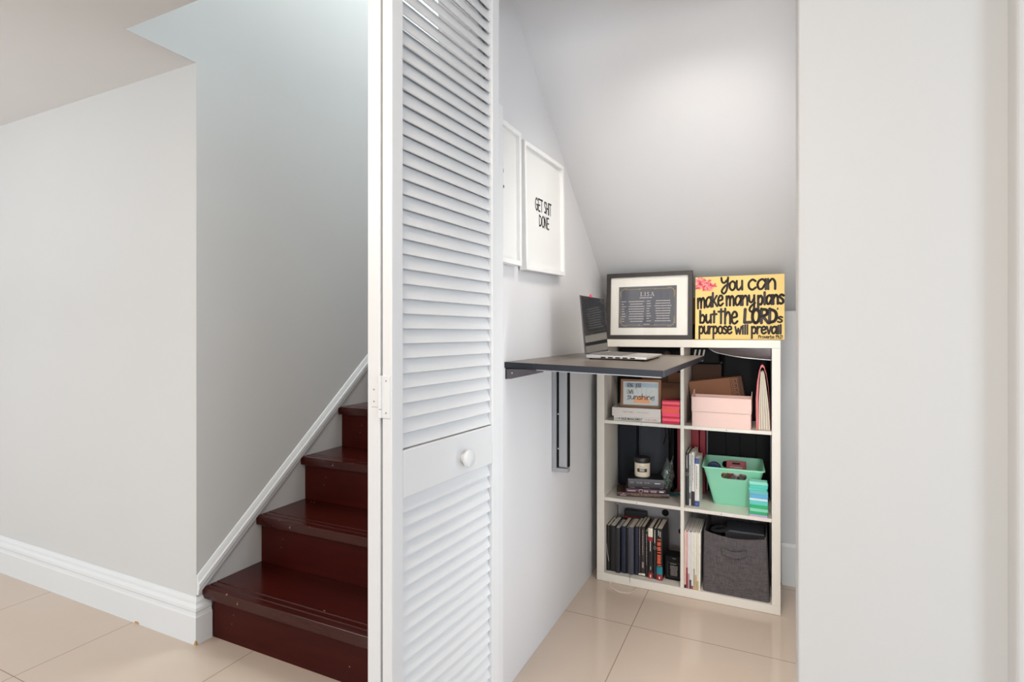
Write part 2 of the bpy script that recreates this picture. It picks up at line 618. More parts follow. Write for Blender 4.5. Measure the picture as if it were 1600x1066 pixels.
def letters(mb, s, o, ex, ey, x0, x1, base, unit, w, lift=0.0, asc=1.0, rise=0.0):
    """brush-letter s from x0 to x1 (fitted), baseline at base, cap height = unit"""
    adv = sum(GL[c][0] for c in s) - .05
    kx = (x1 - x0) / adv
    x = 0
    for c in s:
        for st in GL[c][1]:
            pts = [Vector(p) for p in st] if (c in SHARP or len(st) < 3) else crm(st)
            mb.ribbon([(x0 + (x + p[0]) * kx, base + rise * (x + p[0]) / adv + (p[1] if p[1] < .62 else .62 + (p[1] - .62) * asc) * unit) for p in pts], w, o, ex, ey, lift)
        x += GL[c][0]


# ------------------------------------------------------------------ the setting
XS, XP, XC = -1.935, -0.87, -0.766       # stair wall, partition faces
YF, YB = 1.335, 2.89                      # front wall plane, closet back wall
ZC = 2.162
ZU = 4.6
struct(MB().box(-5, 2.7, -9, 4.4, -0.05, 0).build('floor', TILE), 'polished cream tile floor with thin joints', 'floor')
c = MB()
c.box(-5, XS - .004, -9, YF + .1, ZC, ZC + .3)
c.box(XS - .004, 2.7, -9, 1.087, ZC, ZC + .3)
c.box(XP, 2.7, 1.087, YF + .12, ZC, ZC + .3)
struct(c.build('ceiling', W_CEIL), 'flat white ceiling with the stairwell opening cut into it', 'ceiling')
struct(MB().box(-5, XS - .004, YF, YF + .12, 0, ZC).build('wall_left', W_ROOM), 'white wall left of the stairs with the tall baseboard', 'wall')
w = MB()
w.box(XS - .0039, XS, YF, 4.4, 0, ZC)
w.box(XS - .0039, XS, 1.087, 4.4, ZC, ZU)
struct(w.build('wall_stairwell', W_STAIR), 'grey-white wall rising along the left side of the stairs', 'wall')
struct(MB().box(XS - .1, XC, 1.087 - .1, 1.087, ZC + .3, ZU).build('wall_upstairs_front', W_STAIR), 'white wall above the stairwell opening', 'wall')
struct(MB().box(XS - .1, XC, 4.3, 4.4, 0, ZU).build('wall_stairwell_end', W_STAIR), 'white wall at the top end of the stairs', 'wall')
struct(MB().box(XS - .1, XC, .987, 4.4, ZU, ZU + .1).build('ceiling_upstairs', W_CEIL), 'white ceiling above the stairs', 'ceiling')
p = MB()
p.box(XP, XC, YF + .005, 4.3, 0, ZU)
struct(p.build('wall_middle', W_CLOSET), 'white partition wall carrying the picture frames and the folding desk', 'wall')
struct(MB().box(XC, 0.14, 2.80, YB + .1, 0, 1.2525).build('wall_back', W_CLOSET), 'low white wall behind the shelving unit', 'wall')
struct(MB().box(0.13, 0.23, YF + .1, YB + .1, 0, 2.5).build('wall_closet_right', W_CLOSET), 'white right side wall of the closet nook', 'wall')
sl = MB()
z_at = lambda y: 1.258 + (YB - y) * .783
ys = [YB + .03, 1.44]
sl.prism([(ys[0], z_at(ys[0])), (ys[1], z_at(ys[1])), (ys[1], z_at(ys[1]) + .15), (ys[0], z_at(ys[0]) + .15)], 'x', XC, 0.13)
struct(sl.build('ceiling_slope', W_CLOSET), 'sloping white ceiling of the nook under the upper stair flight', 'ceiling')
r = MB()
r.box(0.0575, 0.45, YF, YF + .12, 0, ZC)
r.box(XP + .001, 0.0575, YF + .02, YF + .12, 2.14, 2.42)
struct(r.build('wall_right', W_ROOM, bevel=.005, seg=3), 'white wall to the right of the closet opening', 'wall')
struct(MB().box(0.41, 2.7, YF - .042, YF + .12, 0, ZC).build('trim_2', W_ROOM, bevel=.007, seg=3), 'thicker white wall section at the far right edge of the picture', 'wall')
struct(MB().box(2.6, 2.7, -9, YF, 0, ZC).build('wall_far_right', W_ROOM), 'white side wall on the right of the room', 'wall')
struct(MB().box(-5.1, -5, -9, YF, 0, ZC).build('wall_far_left', W_ROOM), 'white side wall on the left of the room', 'wall')

# baseboard of the left wall with its return to the stairs
prof = [(0, 0), (.026, 0), (.026, .100), (.023, .106), (.021, .116), (.024, .122), (.022, .132), (.014, .142), (.012, .152), (.006, .162), (0, .164)]
bb = MB()
n = len(prof)
rows = []
for (px_, py_, dx, dy) in ((-5, YF, 0, -1), (XS, YF, 1, -1), (XS, 1.379, 1, 0)):
    rows.append([(px_ + dx * t * 1.1, py_ + dy * t * .85, z) for t, z in prof])
vs = [q for rw in rows for q in rw]
fs = []
for k in range(2):
    for i in range(n - 1):
        fs.append((k * n + i, (k + 1) * n + i, (k + 1) * n + i + 1, k * n + i + 1))
bb.add(vs, fs)
bb.add(rows[2], [tuple(range(n))])
b_o = bb.build('baseboard_left', W_TRIM)
struct(b_o, 'tall moulded white baseboard under the left wall', 'baseboard')
cm = MB()
cx_, cy_ = XS + .0286, YF - .0221
cm.add([(cx_ - .012, cy_ - .0006, .001), (cx_ + .0006, cy_ - .0006, .001), (cx_ + .0006, cy_ - .0006, .020), (cx_ - .004, cy_ - .0006, .016)], [(0, 1, 2, 3)])
cm.add([(cx_ + .0006, cy_ - .0006, .001), (cx_ + .0006, cy_ + .008, .001), (cx_ + .0006, cy_ + .004, .014), (cx_ + .0006, cy_ - .0006, .020)], [(0, 1, 2, 3)])
cm.add([(-2.278, cy_ - .0006, .001), (-2.245, cy_ - .0006, .001), (-2.25, cy_ - .0006, .008), (-2.262, cy_ - .0006, .010), (-2.275, cy_ - .0006, .007)], [(0, 1, 2, 3, 4)])
cm.build('worn_chip', CHIP, b_o)

# boxed base along the back wall
bk = MB()
bk.prism([(2.776, 0), (2.776, .176), (2.784, .190), (2.801, .192), (2.801, 0)], 'x', 0.053, 0.13)
struct(bk.build('baseboard_back', W_TRIM), 'tall white baseboard beside the shelving unit at the back', 'baseboard')

# stair skirting
RISE, GO, Y1, Z1 = .198, .2385, 1.357, .191
zl = lambda y: Z1 + (y - 1.3685) * RISE / GO
sk = MB()
sec = [(.0, .008), (.010, .008), (.011, .024), (.015, .030), (.015, .048), (.011, .054), (.008, .066), (.004, .078), (.0, .080)]
ya, yb = YF + .001, 3.6
vs = [(XS + t, ya, zl(ya) + u) for t, u in sec] + [(XS + t, yb, zl(yb) + u) for t, u in sec]
m_ = len(sec)
sk.add(vs, [(i, i + 1, m_ + i + 1, m_ + i) for i in range(m_ - 1)])
sk.add(vs[:m_], [tuple(range(m_))[::-1]])
struct(sk.build('trim_1', W_TRIM), 'white moulding climbing the wall above the stair treads', 'trim')
# post at the closet jamb
struct(MB().box(XC - .001, -.687, YF + .012, YF + .062, 0, 1.80).build('trim_3', W_DOOR, bevel=.002), 'slim white post at the closet jamb behind the folded door', 'trim')

# ------------------------------------------------------------------ staircase
st = thing('staircase', 'dark mahogany staircase with glossy treads climbing behind the white folded door', 'staircase', (-1.4, 1.4, 0))
stx0, stx1 = XS + .002, XP - .002
for k in range(9):
    ny = Y1 + k * GO           # nosing edge
    zt = Z1 + k * RISE
    ry = ny + .025
    th = .036 if k else .040
    t = MB()
    t.x = Matrix.Translation((1.4, -1.4, 0))
    dep = GO + .025 + (0 if k < 8 else .55)
    pr = [(ny, zt - .0012), (ny + .001, zt)]
    for g in (.030, .057):
        pr += [(ny + g - .0035, zt), (ny + g, zt - .003), (ny + g + .0035, zt)]
    pr += [(ny + dep, zt), (ny + dep, zt - th), (ny + .002, zt - th), (ny, zt - th + .002)]
    t.prism(pr[::-1], 'x', stx0 + .0005, stx1)
    t.build('tread', MAHOG, st)
    rr = MB()
    rr.x = Matrix.Translation((1.4, -1.4, 0))
    zb = 0 if k == 0 else zt - RISE
    rr.box((XS + .030) if k == 0 else stx0 + .002, stx1, ry, ry + .02, zb, zt - th)
    rr.build('riser', MAHOG_R, st)

# ------------------------------------------------------------------ folded bifold door
ang = math.radians(4.07)
d_ = Vector((math.sin(ang), math.cos(ang), 0))
n_ = Vector((-math.cos(ang), math.sin(ang), 0))
M = Matrix(((d_.x, n_.x, 0, -.697), (d_.y, n_.y, 0, .9004), (0, 0, 1, 0), (0, 0, 0, 1)))
dr = thing('door_1', 'white louvered bifold door folded open in front of the partition wall', 'door', M)
dr['kind'] = 'structure'
WD = .4307
ST = .0355
ZB_, ZT_ = .014, 2.125


def panel(y0, y1, front):
    f = MB()
    f.box(0, ST, y0, y1, ZB_, ZT_)
    f.box(WD - ST, WD, y0, y1, ZB_, ZT_)
    f.box(ST - .0002, WD - ST + .0002, y0 + .0012, y1 - .0012, ZB_, .13)
    f.box(ST - .0002, WD - ST + .0002, y0 + .0005, y1 - .0005, .802, .903)
    f.box(ST - .0002, WD - ST + .0002, y0 + .0012, y1 - .0012, 2.085, ZT_)
    fr = f.build('door_panel', W_DOOR, dr, bevel=.0025)
    for (za, zb) in ((.903, 2.085), (.13, .802)):
        s = MB()
        D, tz, t = .0112, 2.85, .0030
        y_in = y0 + .0060
        pitch = .0318
        L = math.hypot(1, tz)
        k = int((zb - za) / pitch) + 1
        for i in range(k):
            zz = za + .0035 + i * pitch
            quad = [(y_in, zz), (y_in + D, zz + D * tz), (y_in + D + tz / L * t, zz + D * tz - t / L), (y_in + tz / L * t, zz - t / L)]
            quad = [(y, max(za - .003, min(z, zb + .003))) for y, z in quad]
            s.prism(quad[::-1], 'x', ST - .003, WD - ST + .003)
        s.build('louver_slats', W_DOOR, fr)
    return fr


pB = panel(0, .026, True)
pA = panel(.0325, .067, False)
kb = MB()
kb.lathe([(.012, 0), (.0095, -.003), (.0095, -.007), (.018, -.010), (.0212, -.014), (.0216, -.018), (.0200, -.022), (.012, -.0248), (.001, -.0255)], (.2579, 0, .8436), 36, 'y')
kb.build('knob', W_DOOR, pB)
hg = MB()
hg.lathe([(.0042, .975), (.0042, .9925)], (-.0035, .0287, 0), 16)
hg.lathe([(.0042, .9935), (.0042, 1.0625)], (-.0035, .0287, 0), 16)
hg.box(-.0016, .0, .0035, .0285, .975, 1.0625)
hg.box(-.0016, .0, .029, .054, .997, 1.042)
ho = hg.build('hinge', W_DOOR, dr, bevel=.0006)
for (yy, zz) in ((.014, 1.052), (.014, .986), (.047, 1.033), (.047, 1.008)):
    s = MB().lathe([(.0022, -.0016), (.0018, -.0022)], (0, yy, zz), 12, 'x')
    s.build('screw', METAL, ho)

# ------------------------------------------------------------------ shelving unit
KX0, KX1, KY0, KY1, KZ = -.7263, .0432, 2.465, 2.795, 1.1215
BX = [(-.6905, -.3502), (-.3352, .0105)]
FZ = [.038, .390, .748]
ku = thing('shelving_unit', 'white cube shelving unit with two columns and three rows of compartments', 'shelf', (-.34, 2.63, 0))
K = Matrix.Translation((.34, -2.63, 0))


def kbox(name, *a, bev=.0015):
    m = MB()
    m.x = K
    m.box(*a)
    return m.build(name, SHELF_W, ku, bevel=bev)


kbox('top_panel', KX0, KX1, KY0, KY1, KZ - .033, KZ)
kbox('bottom_panel', KX0, KX1, KY0, KY1, .001, .038)
kbox('side_panel', KX0, KX0 + .0358, KY0, KY1, .0382, KZ - .0332)
kbox('side_panel', KX1 - .0327, KX1, KY0, KY1, .0382, KZ - .0332)
kbox('divider', -.3502, -.3352, KY0 + .0006, KY1, .0382, KZ - .0332)
for z in (.390, .748):
    for (a, b) in BX:
        s = kbox('shelf', a, b, KY0 + .0012, KY1, z - .015, z)
        m = MB()
        m.x = K
        m.lathe([(.0022, KY0 + .0013), (.0018, KY0 + .0004)], ((a + b) / 2 - (.02 if z < .5 else .0), 0, z - .0075), 10, 'y')
        m.build('peg_hole', METALD, s)


# ------------------------------------------------------------------ book builder
def cover(name, c, rough=.45, var=.08):
    return mat(name, c, rough, var=var, vscale=25)


def book(label, w, h, d, cm, M, group=None, pages=PAPER, hard=True, spine=None, name='book', cat='book', bands=(), extra=None):
    """local: thickness +x, spine faces -y, height +z"""
    t = thing(name, label, cat, M, group)
    c = .0022 if hard else .0009
    o = .003 if hard else .0003
    m = MB()
    k = 5
    # spine slightly rounded, boards
    sp = [(w * i / k, -.0022 * math.sin(math.pi * i / k)) for i in range(k + 1)]
    outl = [(0, d)] + sp + [(w, d), (w - c, d), (w - c, c), (c, c), (c, d)]
    m.prism(outl, 'z', 0, h)
    cov = m.build('cover', cm, t, bevel=.0005, seg=1)
    m = MB().box(c, w - c, c, d - o, o, h - o)
    m.build('pages', pages, t)
    for (z0, z1, bmx, nm) in bands:
        m = MB().prism([(-.0003, .004)] + [(x + (.0003 if i == k else (-.0003 if i == 0 else 0)), y - .0004) for i, (x, y) in enumerate(sp)] + [(w + .0003, .004)], 'z', z0 * h, z1 * h)
        m.build(nm, bmx, cov)
    if spine:
        for kk, (txt, z0, z1, x0, x1, lm, flip) in enumerate(spine):
            m = MB()
            y = -.0031
            if flip:        # lying: reads along +z with up = -x
                o_, ex, ey = (x1 * w, y, z0 * h), (0, 0, 1), (-1, 0, 0)
                # keep facing -y
            else:           # standing: reads downwards with up = +x
                o_, ex, ey = (x0 * w, y, z1 * h), (0, 0, -1), (1, 0, 0)
            L, H = (z1 - z0) * h, (x1 - x0) * w
            if txt == '*':
                m.micro(o_, ex, ey, L, H, 1, .97, seed=kk + int(w * 1e5))
            elif txt == 'B':
                rb_ = random.Random(5)
                q0 = 0.0
                while q0 < L * .985:
                    q1 = min(L, q0 + L * rb_.uniform(.022, .05))
                    if rb_.random() < .86:
                        m.quadp(o_, ex, ey, q0, q1, H * rb_.uniform(0, .06), H * rb_.uniform(.9, 1))
                    q0 = q1 + L * .012
            elif txt == '#':
                m.quadp(o_, ex, ey, 0, L, 0, H)
            elif txt == 'o':
                ring = [(L / 2 + H * .5 * math.cos(a * .3142), H / 2 + H * .5 * math.sin(a * .3142)) for a in range(21)]
                m.ribbon(ring, H * .12, o_, ex, ey)
            else:
                m.text(txt, o_, ex, ey, L, H, .022)
            m.build('lettering', lm, cov)
    if extra:
        extra(t, cov)
    return t


LIE = Matrix.Rotation(math.radians(90), 4, 'Y')


def lie(x, y, z, rz, w, h):
    """book lying flat, spine facing the room; x,y = left front corner, z = underside"""
    return TR(x, y, z, rz) @ Matrix.Translation((0, 0, w)) @ LIE


# ------------------------------------------------------------------ bottom left compartment: standing books
CV = {k: cover('cover_' + k, v) for k, v in dict(black=(20, 19, 20), charcoal=(32, 31, 36), navy=(22, 29, 50), slate=(64, 65, 74), blue=(19, 27, 50),
      brown=(52, 42, 42), umber=(46, 36, 36), ink=(27, 25, 28), red=(24, 20, 22), coal=(32, 30, 33), tar=(16, 14, 16)).items()}
REDB = mat('red_band', (150, 34, 38), .5, var=.05, vscale=30)
TEALB = mat('teal_band', (24, 120, 136), .5, var=.05, vscale=30)
CREAMB = mat('cream_band', (226, 218, 200), .6, var=.05, vscale=30)
ORANGE = mat('orange_lettering', (226, 92, 52), .5, var=.05, vscale=30)
DIM = mat('dim_lettering', (140, 132, 130), .6, var=.1, vscale=60)
px2x = lambda p: -.6905 + (p - 947.0) * .002947


def stand(p0, p1, h, d, y, label, c, **kw):
    x0, x1 = px2x(p0) + .0006, px2x(p1) - .0004
    return book(label, x1 - x0, h, d, CV[c], TR(x0, y, .0385), 'books standing in the bottom left compartment', **kw)


def elastic(t, cov):
    m = MB()
    m.tube([(.002, -.0030, .125), (.006, -.0034, .085), (.013, -.003, .045)], .0007, 6)
    m.build('elastic_band', LETW, cov)


def ribbonmark(col_, L):
    def f(t, cov):
        m = MB()
        m.tube([(.003, .02, .212), (.006, .05, .2135), (.012, .09, .212)], .0018, 6, .4)
        m.tube([(.013, .03, .2125), (.007, .06, .2135), (.002, .10, .212)], .0018, 6, .4)
        m.build('ribbon_marker', col_, cov)
    return f


RIBB = mat('blue_ribbon', (60, 120, 165), .6, var=.05, vscale=30)
stand(947, 952.6, .211, .14, 2.4985, 'black notebook with a pale elastic, leftmost of the standing books in the bottom left compartment', 'black', name='notebook', cat='notebook', extra=elastic)
stand(952.8, 961.6, .212, .14, 2.5005, 'black notebook with crossed white ribbon, second from the left among the standing books', 'black', name='notebook', cat='notebook', extra=ribbonmark(LETW, 1))
stand(961.9, 969.6, .208, .14, 2.4925, 'charcoal notebook with a blue ribbon marker, third from the left among the standing books', 'charcoal', name='notebook', cat='notebook', extra=ribbonmark(RIBB, 1))
stand(970.6, 978.4, .217, .14, 2.5005, 'plain navy hardcover notebook just left of a wide slate grey book', 'navy', name='notebook', cat='notebook')
stand(978.6, 981.2, .212, .14, 2.503, 'very thin black notebook between the navy and the slate grey books', 'black', name='notebook', cat='notebook', hard=False)


def longribbon(t, cov):
    m = MB()
    m.tube([(.014, .004, .003), (.015, -.012, .0006), (.0165, -.0365, .0012), (.0175, -.0395, -.012), (.019, -.0385, -.022)], .0011, 6, .5)
    m.build('ribbon_marker', METALD, cov)


stand(981.4, 990.6, .217, .14, 2.5012, 'wide slate grey book with a ribbon hanging over the shelf edge', 'slate', extra=longribbon)
stand(991.2, 997.4, .222, .14, 2.507, 'plain deep blue book standing right of the slate grey book', 'blue')
stand(997.6, 1001.0, .224, .15, 2.5065, 'thin grey-brown paperback standing left of the thick brown book', 'brown', hard=False, spine=[('*', .3, .95, .3, .7, DIM, 0)], bands=[(.02, .05, CREAMB, 'publisher_mark')])
stand(1001.2, 1007.6, .226, .15, 2.508, 'thick brown book with faded lettering and dark red back cover', 'umber', spine=[('*', .35, .93, .25, .75, DIM, 0), ('#', .17, .29, .25, .75, DIM, 0)], bands=[(.015, .055, CREAMB, 'publisher_mark')])
stand(1008.0, 1012.4, .208, .14, 2.5055, 'thin dark paperback with white lettering, left of the book with the cream spine top', 'ink', hard=False, spine=[('*', .05, .95, .3, .75, DIM, 0)])
stand(1012.8, 1020.0, .229, .15, 2.501, 'black and red book with a cream block at the top of its spine', 'red', spine=[('*', .52, .74, .35, .65, LETW, 0), ('*', .16, .24, .4, .7, LETW, 0), ('#', .02, .075, .4, .65, LETW, 0)],
      bands=[(.82, .995, CREAMB, 'spine_top_block'), (.73, .82, REDB, 'red_band'), (.0, .11, REDB, 'red_band')])
stand(1020.8, 1025.6, .229, .14, 2.500, 'slim black book with a small white emblem left of the orange lettered book', 'coal', spine=[('*', .66, .97, .3, .7, LETW, 0), ('o', .595, .645, .05, .95, LETW, 0)])
stand(1025.9, 1034.8, .232, .15, 2.4955, 'thick black book with big orange lettering and a teal block down its spine', 'tar',
      spine=[('B', .28, .80, .12, .78, ORANGE, 0), ('*', .83, .97, .25, .45, LETW, 0), ('*', .83, .95, .55, .75, LETW, 0), ('#', .03, .075, .38, .62, LETW, 0)],
      bands=[(.115, .265, TEALB, 'teal_band'), (.0, .11, REDB, 'red_band')])

# small black carton, white carton behind
t = thing('carton', 'small black carton with fine print standing right of the bottom row of books', 'box', (-.388, 2.56, .0385))
MB().box(-.0365, .0365, -.037, .037, 0, .090).build('box_body', BLACK, t, bevel=.001)
MB().box(-.0365, .0365, -.037, .037, .0905, .106).build('lid', BLACK, t, bevel=.001)
m = MB()
m.micro((-.014, -.0375, .071), (1, 0, 0), (0, 0, 1), .030, .005, 1, 1, 9)
m.micro((-.018, -.0375, .020), (1, 0, 0), (0, 0, 1), .040, .046, 8, .9, 5, True)
m.build('lettering', DIM, t)
m = MB().micro((-.006, -.0375, .096), (1, 0, 0), (0, 0, 1), .018, .004, 1, .9, 6, True)
m.build('lid_lettering', DIM, t)
m = MB()
for (a, b, cc, dd) in ((-.026, .028, .078, .0786), (-.026, .028, .014, .0146), (-.026, -.0254, .014, .0786), (.0274, .028, .014, .0786)):
    m.quadp((0, -.0375, 0), (1, 0, 0), (0, 0, 1), a, b, cc, dd)
m.build('label_border', METALD, t)
CARTW = mat('white_carton', (158, 153, 155), .7, var=.06, vscale=10)
t = thing('carton', 'pale grey-white carton with round black hand holes behind the bottom left books', 'box', (-.515, 2.735, .0385))
MB().box(-.170, .150, -.038, .045, 0, .300).build('carton_body', CARTW, t, bevel=.003)
for (x, z) in ((.062, .243), (.140, .164)):
    MB().lathe([(.0165, -.0384), (.0165, -.0390)], (x, 0, z), 24, 'y').build('hand_hole', BLACK, t)
m = MB()
m.hexa([(-.172, -.075, .262), (.02, -.052, .290), (.02, -.048, .294), (-.172, -.071, .266), (-.172, -.040, .304), (.02, -.039, .304), (.02, -.036, .307), (-.172, -.036, .307)])
m.build('flap', CARTW, t)
m = MB().box(-.028, .06, -.0393, -.0383, .02, .24)
t2 = thing('case', 'dark rounded case lying flat behind the tops of the bottom left books', 'case', (-.585, 2.672, .0385))
MB().box(-.06, .05, -.018, .018, 0, .245).build('case_body', CV['tar'], t2, bevel=.006)
MB().box(-.061, .051, -.0185, .0185, .205, .215).build('red_stripe', REDB, t2)

# ------------------------------------------------------------------ bottom right: magazines, fabric bin
MAGC = [((40, 38, 44), (226, 190, 170)), ((150, 60, 74), (214, 170, 176)), ((196, 150, 160), (225, 215, 215)), ((60, 76, 78), (214, 214, 208)), ((205, 70, 66), (226, 222, 216)), ((176, 172, 168), (224, 220, 212)), ((204, 178, 120), (230, 222, 200)), ((196, 172, 124), (224, 216, 200)), ((228, 222, 214), (232, 228, 222))]
MAGL = ['black spined magazine against the divider', 'dark red spined magazine second from the divider', 'dusty pink spined magazine third from the divider', 'grey-green spined magazine in the middle of the magazine row', 'bright red spined magazine', 'light grey spined magazine between the red and the mustard ones', 'mustard spined magazine', 'tan spined magazine next to the outermost white one', 'white spined magazine leaning against the grey fabric bin']
x = -.3345
for i, ((c1, c2), lb) in enumerate(zip(MAGC, MAGL)):
    w = .0068
    mm = mat('magazine_cover', c1, .35, var=.2, vscale=40)
    m2 = mat('magazine_band', c2, .35, var=.15, vscale=50)
    lean = 1.2 if i > 6 else .7
    t = thing('magazine', lb + ', in the bottom right compartment', 'magazine', TR(x, 2.4695 + .001 * (i % 3), .0385, 0, 0, lean * .4), 'magazines in the bottom right compartment')
    MB().box(0, w, 0, .19, 0, .247 + .003 * (i % 2)).build('cover', mm, t, bevel=.0008)
    MB().box(-.0001, w + .0001, -.0004, .02, .015 + .025 * (i * 3 % 4), .247).build('spine_band', m2, t)
    MB().box(.001, w - .001, .002, .186, .2472, .2506).build('pages', WHITEP, t)
    x += w + .0006

FAB = weave_mat('grey_woven_fabric', (66, 61, 63), (100, 93, 95))
FABD = mat('dark_lining', (38, 37, 40), .9, var=.1, vscale=50)
t = thing('fabric_bin', 'dark grey woven fabric storage bin with a cloth handle in the bottom right compartment', 'storage bin', (-.130, 2.62, .0385))
ring0 = rrect(-.128, .134, -.142, .135, .012, 5, 12)
ring1 = rrect(-.125, .122, -.145, .135, .012, 5, 12)


def topz(i):
    x, y = ring1[i]
    u = (x + .125) / .247
    if y < -.05:
        return .262 - .016 * math.sin(math.pi * min(1, u * 1.05)) - (.004 * u)+ (.010 if u > .97 else 0)
    return .272


b = MB()
b.tub(ring0, ring1, 0, topz, .004, 8, lambda i, t_: (0, (-.004 * math.sin(math.pi * t_)) if ring1[i][1] < -.12 else 0))
b.build('bin_body', FAB, t)
h_ = MB()
hp = []
for k in range(13):
    u = k / 12
    hp.append((-.054 + .102 * u, -.1500 - .017 * math.sin(math.pi * u) ** .6, .192 - .010 * math.sin(math.pi * u) + 0.002 * u))
vs, fs = [], []
for (x, y, z) in hp:
    vs += [(x, y, z - .013), (x, y, z + .013), (x, y + .0025, z + .013), (x, y + .0025, z - .013)]
for k in range(12):
    a = 4 * k
    for q in range(4):
        fs.append((a + q, a + 4 + q, a + 4 + (q + 1) % 4, a + (q + 1) % 4))
fs += [(3, 2, 1, 0), (48, 49, 50, 51)]
h_.add(vs, fs, True)
h_.build('handle', FAB, t, bevel=.001)
GREYC = mat('grey_cover', (86, 90, 96), .5, var=.08, vscale=20)
t = thing('notebook', 'grey album lying inside the fabric bin, its edge showing over the rim', 'notebook', TR(-.09, 2.64, .0435, 0))
MB().box(-.085, .075, -.07, .06, .0, .242).build('cover', GREYC, t, bevel=.003)
MB().box(-.07, .06, -.0712, -.07, .20, .236).build('pages', METALD, t)
tag(MB().tube([(-.195 + .03 * math.cos(a * .3142), 2.560 + .03 * math.sin(a * .3142), .288 + .006 * math.cos(a * .3142)) for a in range(21)], .0095, 10, .8).build('tape_roll', FABD), 'dark ring-shaped roll lying on top of the things in the fabric bin', 'tape')
tag(MB().box(-.257, .002, 2.765, 2.79, .0385, .368).build('case', BLACK, bevel=.006), 'flat black case standing at the back behind the fabric bin', 'case')
tag(MB().box(-.248, -.186, 2.60, 2.70, .044, .262).build('pouch', BLACK, bevel=.02, seg=3), 'black soft pouch stuffed into the left half of the fabric bin', 'pouch')

# ------------------------------------------------------------------ middle left: stack, candle, bags
RZ = 15
cb = CV
BROWNW = mat('cover_grainy_brown', (70, 46, 38), .4, var=.25, vscale=20, stretch=(1, 1, 8))
PLUM = cover('cover_plum', (66, 34, 48))
GREYB = cover('cover_grey', (70, 68, 74))
LETP = mat('pink_lettering', (214, 170, 184), .6, var=.05, vscale=40)
LETT = mat('tan_lettering', (140, 112, 82), .6, var=.05, vscale=40)
G = 'books stacked flat in the middle left compartment'
book('large brown book with tan lettering at the bottom of the stack under the candle', .019, .236, .125, BROWNW, lie(-.642, 2.5085, .3905, RZ, .019, .236), G,
     spine=[('THINK & GROW RICH', .27, .83, .22, .78, LETT, 1), ('*', .06, .2, .5, .85, LETP, 1), ('*', .1, .17, .15, .4, LETP, 1)])
book('plum book with pink lettering and a ring mark, second up in the candle stack', .020, .178, .118, PLUM, lie(-.601, 2.5155, .4098, RZ, .020, .178), G,
     spine=[('*', .04, .29, .3, .7, LETP, 1), ('o', .325, .425, .1, .9, LETP, 1), ('B', .45, .57, .25, .75, LETP, 1), ('B', .62, .78, .25, .75, LETP, 1), ('#', .84, .95, .35, .65, LETW, 1)])
book('thin black book with tiny white lettering between the plum and the grey-spined books', .010, .165, .115, CV['tar'], lie(-.593, 2.519, .4302, RZ + 1, .010, .165), G,
     spine=[('*', .04, .2, .25, .7, DIM, 1), ('*', .4, .6, .25, .7, DIM, 1), ('*', .88, .97, .25, .7, DIM, 1)])
book('thick black book with a grey spine carrying the candle', .034, .162, .115, CV['tar'], lie(-.592, 2.518, .4405, RZ, .034, .162), G,
     spine=[('B', .05, .16, .33, .60, DIM, 1), ('B', .23, .40, .33, .60, DIM, 1), ('B', .45, .60, .33, .60, DIM, 1), ('*', .74, .95, .38, .62, LETW, 1)], bands=[(.002, .998, GREYB, 'spine_cloth')])
OFFW = mat('candle_glass', (226, 214, 192), .25, var=.02, vscale=10)
LIDM = mat('candle_lid', (30, 27, 26), .4, var=.08, vscale=20)
t = thing('candle', 'cream candle jar with a black lid and dark label standing on the book stack', 'candle', (-.541, 2.588, .4755))
MB().lathe([(.030, 0), (.0345, .003), (.0358, .008), (.0358, .064), (.034, .067)], n=40).build('jar', OFFW, t)
MB().lathe([(.0372, .0675), (.0378, .069), (.0378, .089), (.0365, .0915), (.001, .0925)], n=40).build('lid', LIDM, t)


def curved(mb, a0, a1, z0, z1, r):
    k = 10
    vs, fs = [], []
    for i in range(k + 1):
        a = math.radians(a0 + (a1 - a0) * i / k)
        vs += [(r * math.cos(a), r * math.sin(a), z0), (r * math.cos(a), r * math.sin(a), z1)]
    for i in range(k):
        fs.append((2 * i, 2 * i + 2, 2 * i + 3, 2 * i + 1))
    mb.add(vs, fs, True)


lb = MB()
curved(lb, -118, -42, .026, .043, .0362)
lo = lb.build('label_band', mat('label_brown', (66, 52, 34), .5, var=.1, vscale=40), t)
lb = MB()
for a in range(5):
    curved(lb, -97 + a * 7, -92 + a * 7, .036, .040, .0365)
    curved(lb, -97 + a * 7, -92 + a * 7, .030, .034, .0365)
lb.build('lettering', LETW, lo)
lb = MB()
for a in range(8):
    curved(lb, -103 + a * 6, -99 + a * 6, .049, .0525, .0362)
lb.build('lettering', LETT, t)

NAVY = mat('navy_fabric', (9, 14, 27), .75, var=.15, vscale=20)
GREYF = mat('grey_cloth', (56, 58, 65), .8, var=.25, vscale=12)
t = thing('binder', 'tall navy binder standing at the back left of the middle left compartment', 'binder', (-.63, 2.74, .3905))
MB().box(-.052, .038, -.045, .045, 0, .335).build('binder_cover', NAVY, t, bevel=.006)
MB().box(-.046, .032, -.046, -.04, .02, .31).build('spine_panel', NAVY, t, bevel=.002)
t = thing('folder', 'dark grey plastic folder with a lighter edge behind the candle', 'folder', (-.515, 2.755, .3905))
MB().box(-.070, .070, -.012, .025, 0, .330).build('folder_cover', GREYF, t, bevel=.003)
MB().tube([(-.0715, -.014, 0.004), (-.0715, -.014, .325)], .004, 8).build('binding_edge', GREYF, t)
t = thing('bag', 'black cloth pouch with a hanging strap beside the red folder', 'bag', (-.418, 2.735, .3905))
m = MB()
m.hexa([(-.022, -.05, 0), (.008, -.06, 0), (.012, .05, 0), (-.02, .05, 0), (-.012, -.03, .335), (.006, -.035, .335), (.01, .05, .335), (-.01, .05, .335)])
